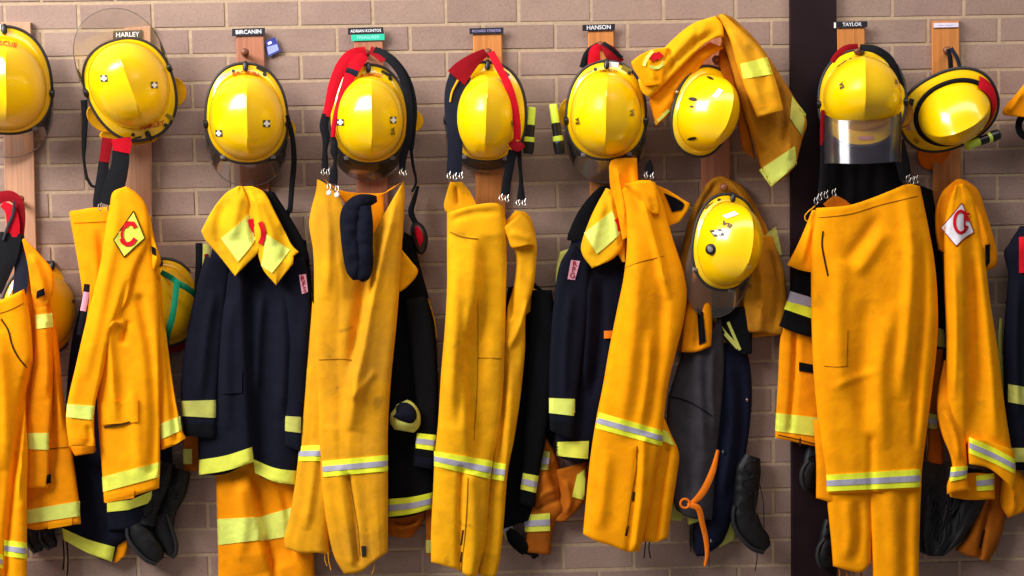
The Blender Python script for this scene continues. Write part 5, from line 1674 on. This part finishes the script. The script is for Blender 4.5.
torch('lime and black torch held level under the sideways helmet', (967, 146), (999, 134), .14, 'hand torches clipped at the helmets', lens=True)
tr = thing('trousers', 'rust orange trouser legs splayed below the white patched jacket', 'trousers', (985, 562, .03), 'turnout trousers')
s = sheet('trouser_leg', '992,470 984,495 974,520 966,538 955,550', '1006,470 1006,500 1004,525 998,545 988,563', M['orange brown'], tr, d=.03, h=.04, B='955,550 968,556 978,558 988,563', folds=[('990,500 984,530 980,556', 2.5, -9, 'o')])
seam(s, '984,530 980,548', M['slit dark'], 2.4, 'vent')
s = sheet('trouser_leg', '1002,470 1000,490 1000,505 1008,518', '1020,470 1030,490 1030,505 1024,512', M['orange deep'], tr, d=.045, h=.04, folds=[('1010,480 1014,500 1012,515', 3, 6)])
wg = thing('sheepskin_seat_cover', 'shaggy black hide hanging between the broad orange trousers and the rust legs', 'hide', (945, 556, .05))
wg['label'] = 'shaggy black bundle hanging between the broad orange trousers and the rust legs'
wg['category'] = 'bundle'
wg.name = 'fur_bundle'
ROOTLOC['fur_bundle'] = Vector(wg.location)
s = sheet('pelt', '918,460 918,500 918,530 920,552', '982,470 990,490 980,515 962,540 944,556', M['hair black'], wg, d=.03, h=.06, B='920,552 930,556 944,556', wr=(10, 6, 4.0), folds=[('930,480 936,520 940,550', 4, -10), ('950,480 956,510 950,540', 4, -8)])
rngf = random.Random(5)
for i in range(46):
    x, y = rngf.uniform(930, 984), rngf.uniform(478, 535)
    if x - 930 + (y - 478) * .75 > 56:
        continue
    dd = depth_at(s, x, y) + .004
    tube('tuft', [(x, y, dd), (x - 2 + rngf.uniform(-1, 1), y + 10, dd + .006), (x - 6 + rngf.uniform(-2, 2), y + 18, dd + .002)], .0022, M['hair black'], s.o, n=5, sub=4)
jk = thing('turnout_jacket', 'orange jacket with a red and white diamond patch, right of the steel column', 'jacket', (975, 510, .08), 'turnout jackets')
bkp = sheet('shoulder', '950,184 942,192 936,208 935,228 938,250', '966,180 978,190 986,212 994,238 997,252 996,266 986,271', M['orange deep'], jk, d=.07, h=.05, T='950,184 958,179 966,180', folds=[('962,185 980,215 990,250', 4, 8), ('944,195 940,220 944,245', 3, -7)])
patch(bkp, 'hook_pad', '985,245 986,268', '990,244 990,262', M['black cloth'], off=.006)
body = sheet('body', '955,185 948,202 944,230 944,280 946,340 946,400 950,450 956,470', '964,183 975,200 984,250 990,300 998,350 1004,400 1010,440 1015,466', M['orange'], jk, d=.095, h=.055, B='956,470 966,450 970,442 990,456 1015,466'.replace('956,470 966,450 ', '956,470 962,456 '),
             folds=[('962,200 966,260 967,330 968,400 966,440', 4, 12, 's'), ('978,240 986,310 992,380 996,440', 5, 7), ('972,260 976,330 980,400', 4, -7), ('954,260 956,330 954,400', 4, 5)])
slv = sheet('sleeve', '944,360 938,390 937,412 942,435 950,455 952,468 947,485 947,494', '968,366 968,400 966,440 967,460 968,482 970,490', M['orange deep'], jk, d=(.085, .12, .13, .13), h=(.02, .035), folds=[('944,410 954,430 960,460', 3, 6)])
tape(slv, '951,467', '968,466', '949,482', '967,478', mt='lime bright')
hem = sheet('front_panel', '948,488 950,497', '995,474 995,499', M['orange deep'], jk, d=.10, h=.02, T='948,488 965,474 995,474', B='950,497 970,500 995,499')
tape(hem, '976,476', '994,473', '977,491', '994,490', mt='lime bright')
bfl = sheet('back_flap', '968,438 968,452 969,464', '1014,450 1016,476 1014,490', M['orange'], jk, d=.14, h=.03, T='968,438 985,440 1000,445 1014,450', B='969,464 988,468 1004,480 1014,490')
tape(bfl, '969,437', '1015,459', '969,453', '1015,474', mt='lime bright', bow=-1)
pt = patch(body, 'shoulder_patch', '962,203 952,216 941,228', '974,232 964,238 956,246', M['patch white'], T='962,203 968,218 974,232', B='941,228 948,237 956,246', label='white diamond patch with red CFA ring')
arc_on(body, 961, 222, 6.5, 11, 20, 340, 3.2, M['patch red'], parent=body.o)
text_on(body, 'F', 966.5, 221, 21, M['patch red'], parent=body.o, sx=.75)
for pts in ('962,203 941,228', '941,228 956,246', '956,246 974,232', '974,232 962,203'):
    seam(body, pts, M['red dark'], .9, 'patch_edge', .004)

# ================================================================== STATION J (right edge)
jk = thing('turnout_jacket', 'navy jacket with a red chest patch, cut off by the right edge', 'jacket', (1040, 470, .05), 'turnout jackets')
s = sheet('body', '1020,226 1008,245 1004,252 1008,275 1004,330 1004,400 1006,470', '1080,226 1090,300 1092,400 1090,470', M['navy'], jk, d=.06, h=.05, folds=[('1018,280 1016,350 1018,420', 4, 7)])
patch(s, 'chest_patch', '1019,237 1019,273', '1034,236 1034,272', M['patch red'])
tape(s, '1008,384', '1030,388', '1008,402', '1030,406', silver=False, mt='lime dull')
tape(s, '1008,448', '1030,448', '1008,462', '1030,462', silver=False, mt='lime dull')
jl = thing('hanging_strap', 'dull lime edged strap left of the navy jacket at the right edge', 'strap', (1000, 380, .03))
ribbon('webbing', [(1001, 318, .04), (1000, 345, .04), (1002, 380, .04), (1004, 410, .04)], [3, 4, 4, 4], M['lime dull'], jl)
jo = thing('turnout_jacket', 'orange sleeve pointing in from the right edge near the top', 'jacket', (1030, 118, .1), 'turnout jackets')
s = sheet('sleeve', '1026,82 1016,94 1004,108 1003,114 1012,116', '1060,60 1062,80 1060,100 1056,112 1050,120', M['orange deep'], jo, d=.10, h=.035, folds=[('1022,92 1014,104 1008,112', 3, 6)])
kb = thing('hanging_strap', 'black webbing coil at the right edge under the orange sleeve', 'strap', (1024, 140, .06))
ribbon('webbing', [(1030, 112, .09), (1020, 120, .09), (1020, 132, .09), (1032, 140, .09)], [8, 7, 7, 8], M['black webbing'], kb)

# ------------------------------------------------------------------ light: daylight from an open door behind and above the camera
def area(name, loc, aim, sx, sy, power, col=(1, 1, 1)):
    l = bpy.data.lights.new(name, 'AREA')
    l.shape = 'RECTANGLE'
    l.size, l.size_y = sx, sy
    l.energy = power
    l.color = col
    o = bpy.data.objects.new(name, l)
    COL.objects.link(o)
    o.location = loc
    o.rotation_euler = (Vector(aim) - Vector(loc)).to_track_quat('-Z', 'Y').to_euler()
    return o
area('door_daylight', (-3.7, -2.5, 4.2), (.2, 0, 1.6), 2.8, 2.2, 440, (1, .985, .97))
area('ceiling_light', (.5, -1.35, 3.35), (.4, -.2, 1.3), 4.4, .6, 50, (1, .94, .88))
w = bpy.data.worlds.new('World')
SC.world = w
w.use_nodes = True
bg = w.node_tree.nodes['Background']
bg.inputs[0].default_value = (.88, .90, 1.0, 1)
bg.inputs[1].default_value = .15

cam = bpy.data.cameras.new('camera')
cam.sensor_width = 36
cam.lens = F * 36 / 1024
cam.clip_start = .05
co = bpy.data.objects.new('camera', cam)
COL.objects.link(co)
R3 = Matrix((RM[:, 0], RM[:, 2], -RM[:, 1])).transposed()
co.location = CAM
co.rotation_euler = R3.to_euler()
SC.camera = co
vs = SC.view_settings
SC.display_settings.display_device = 'sRGB'
vs.view_transform = 'Standard'
vs.look = 'None'
vs.exposure = 0.0
vs.gamma = 1.0
vs.use_curve_mapping = False
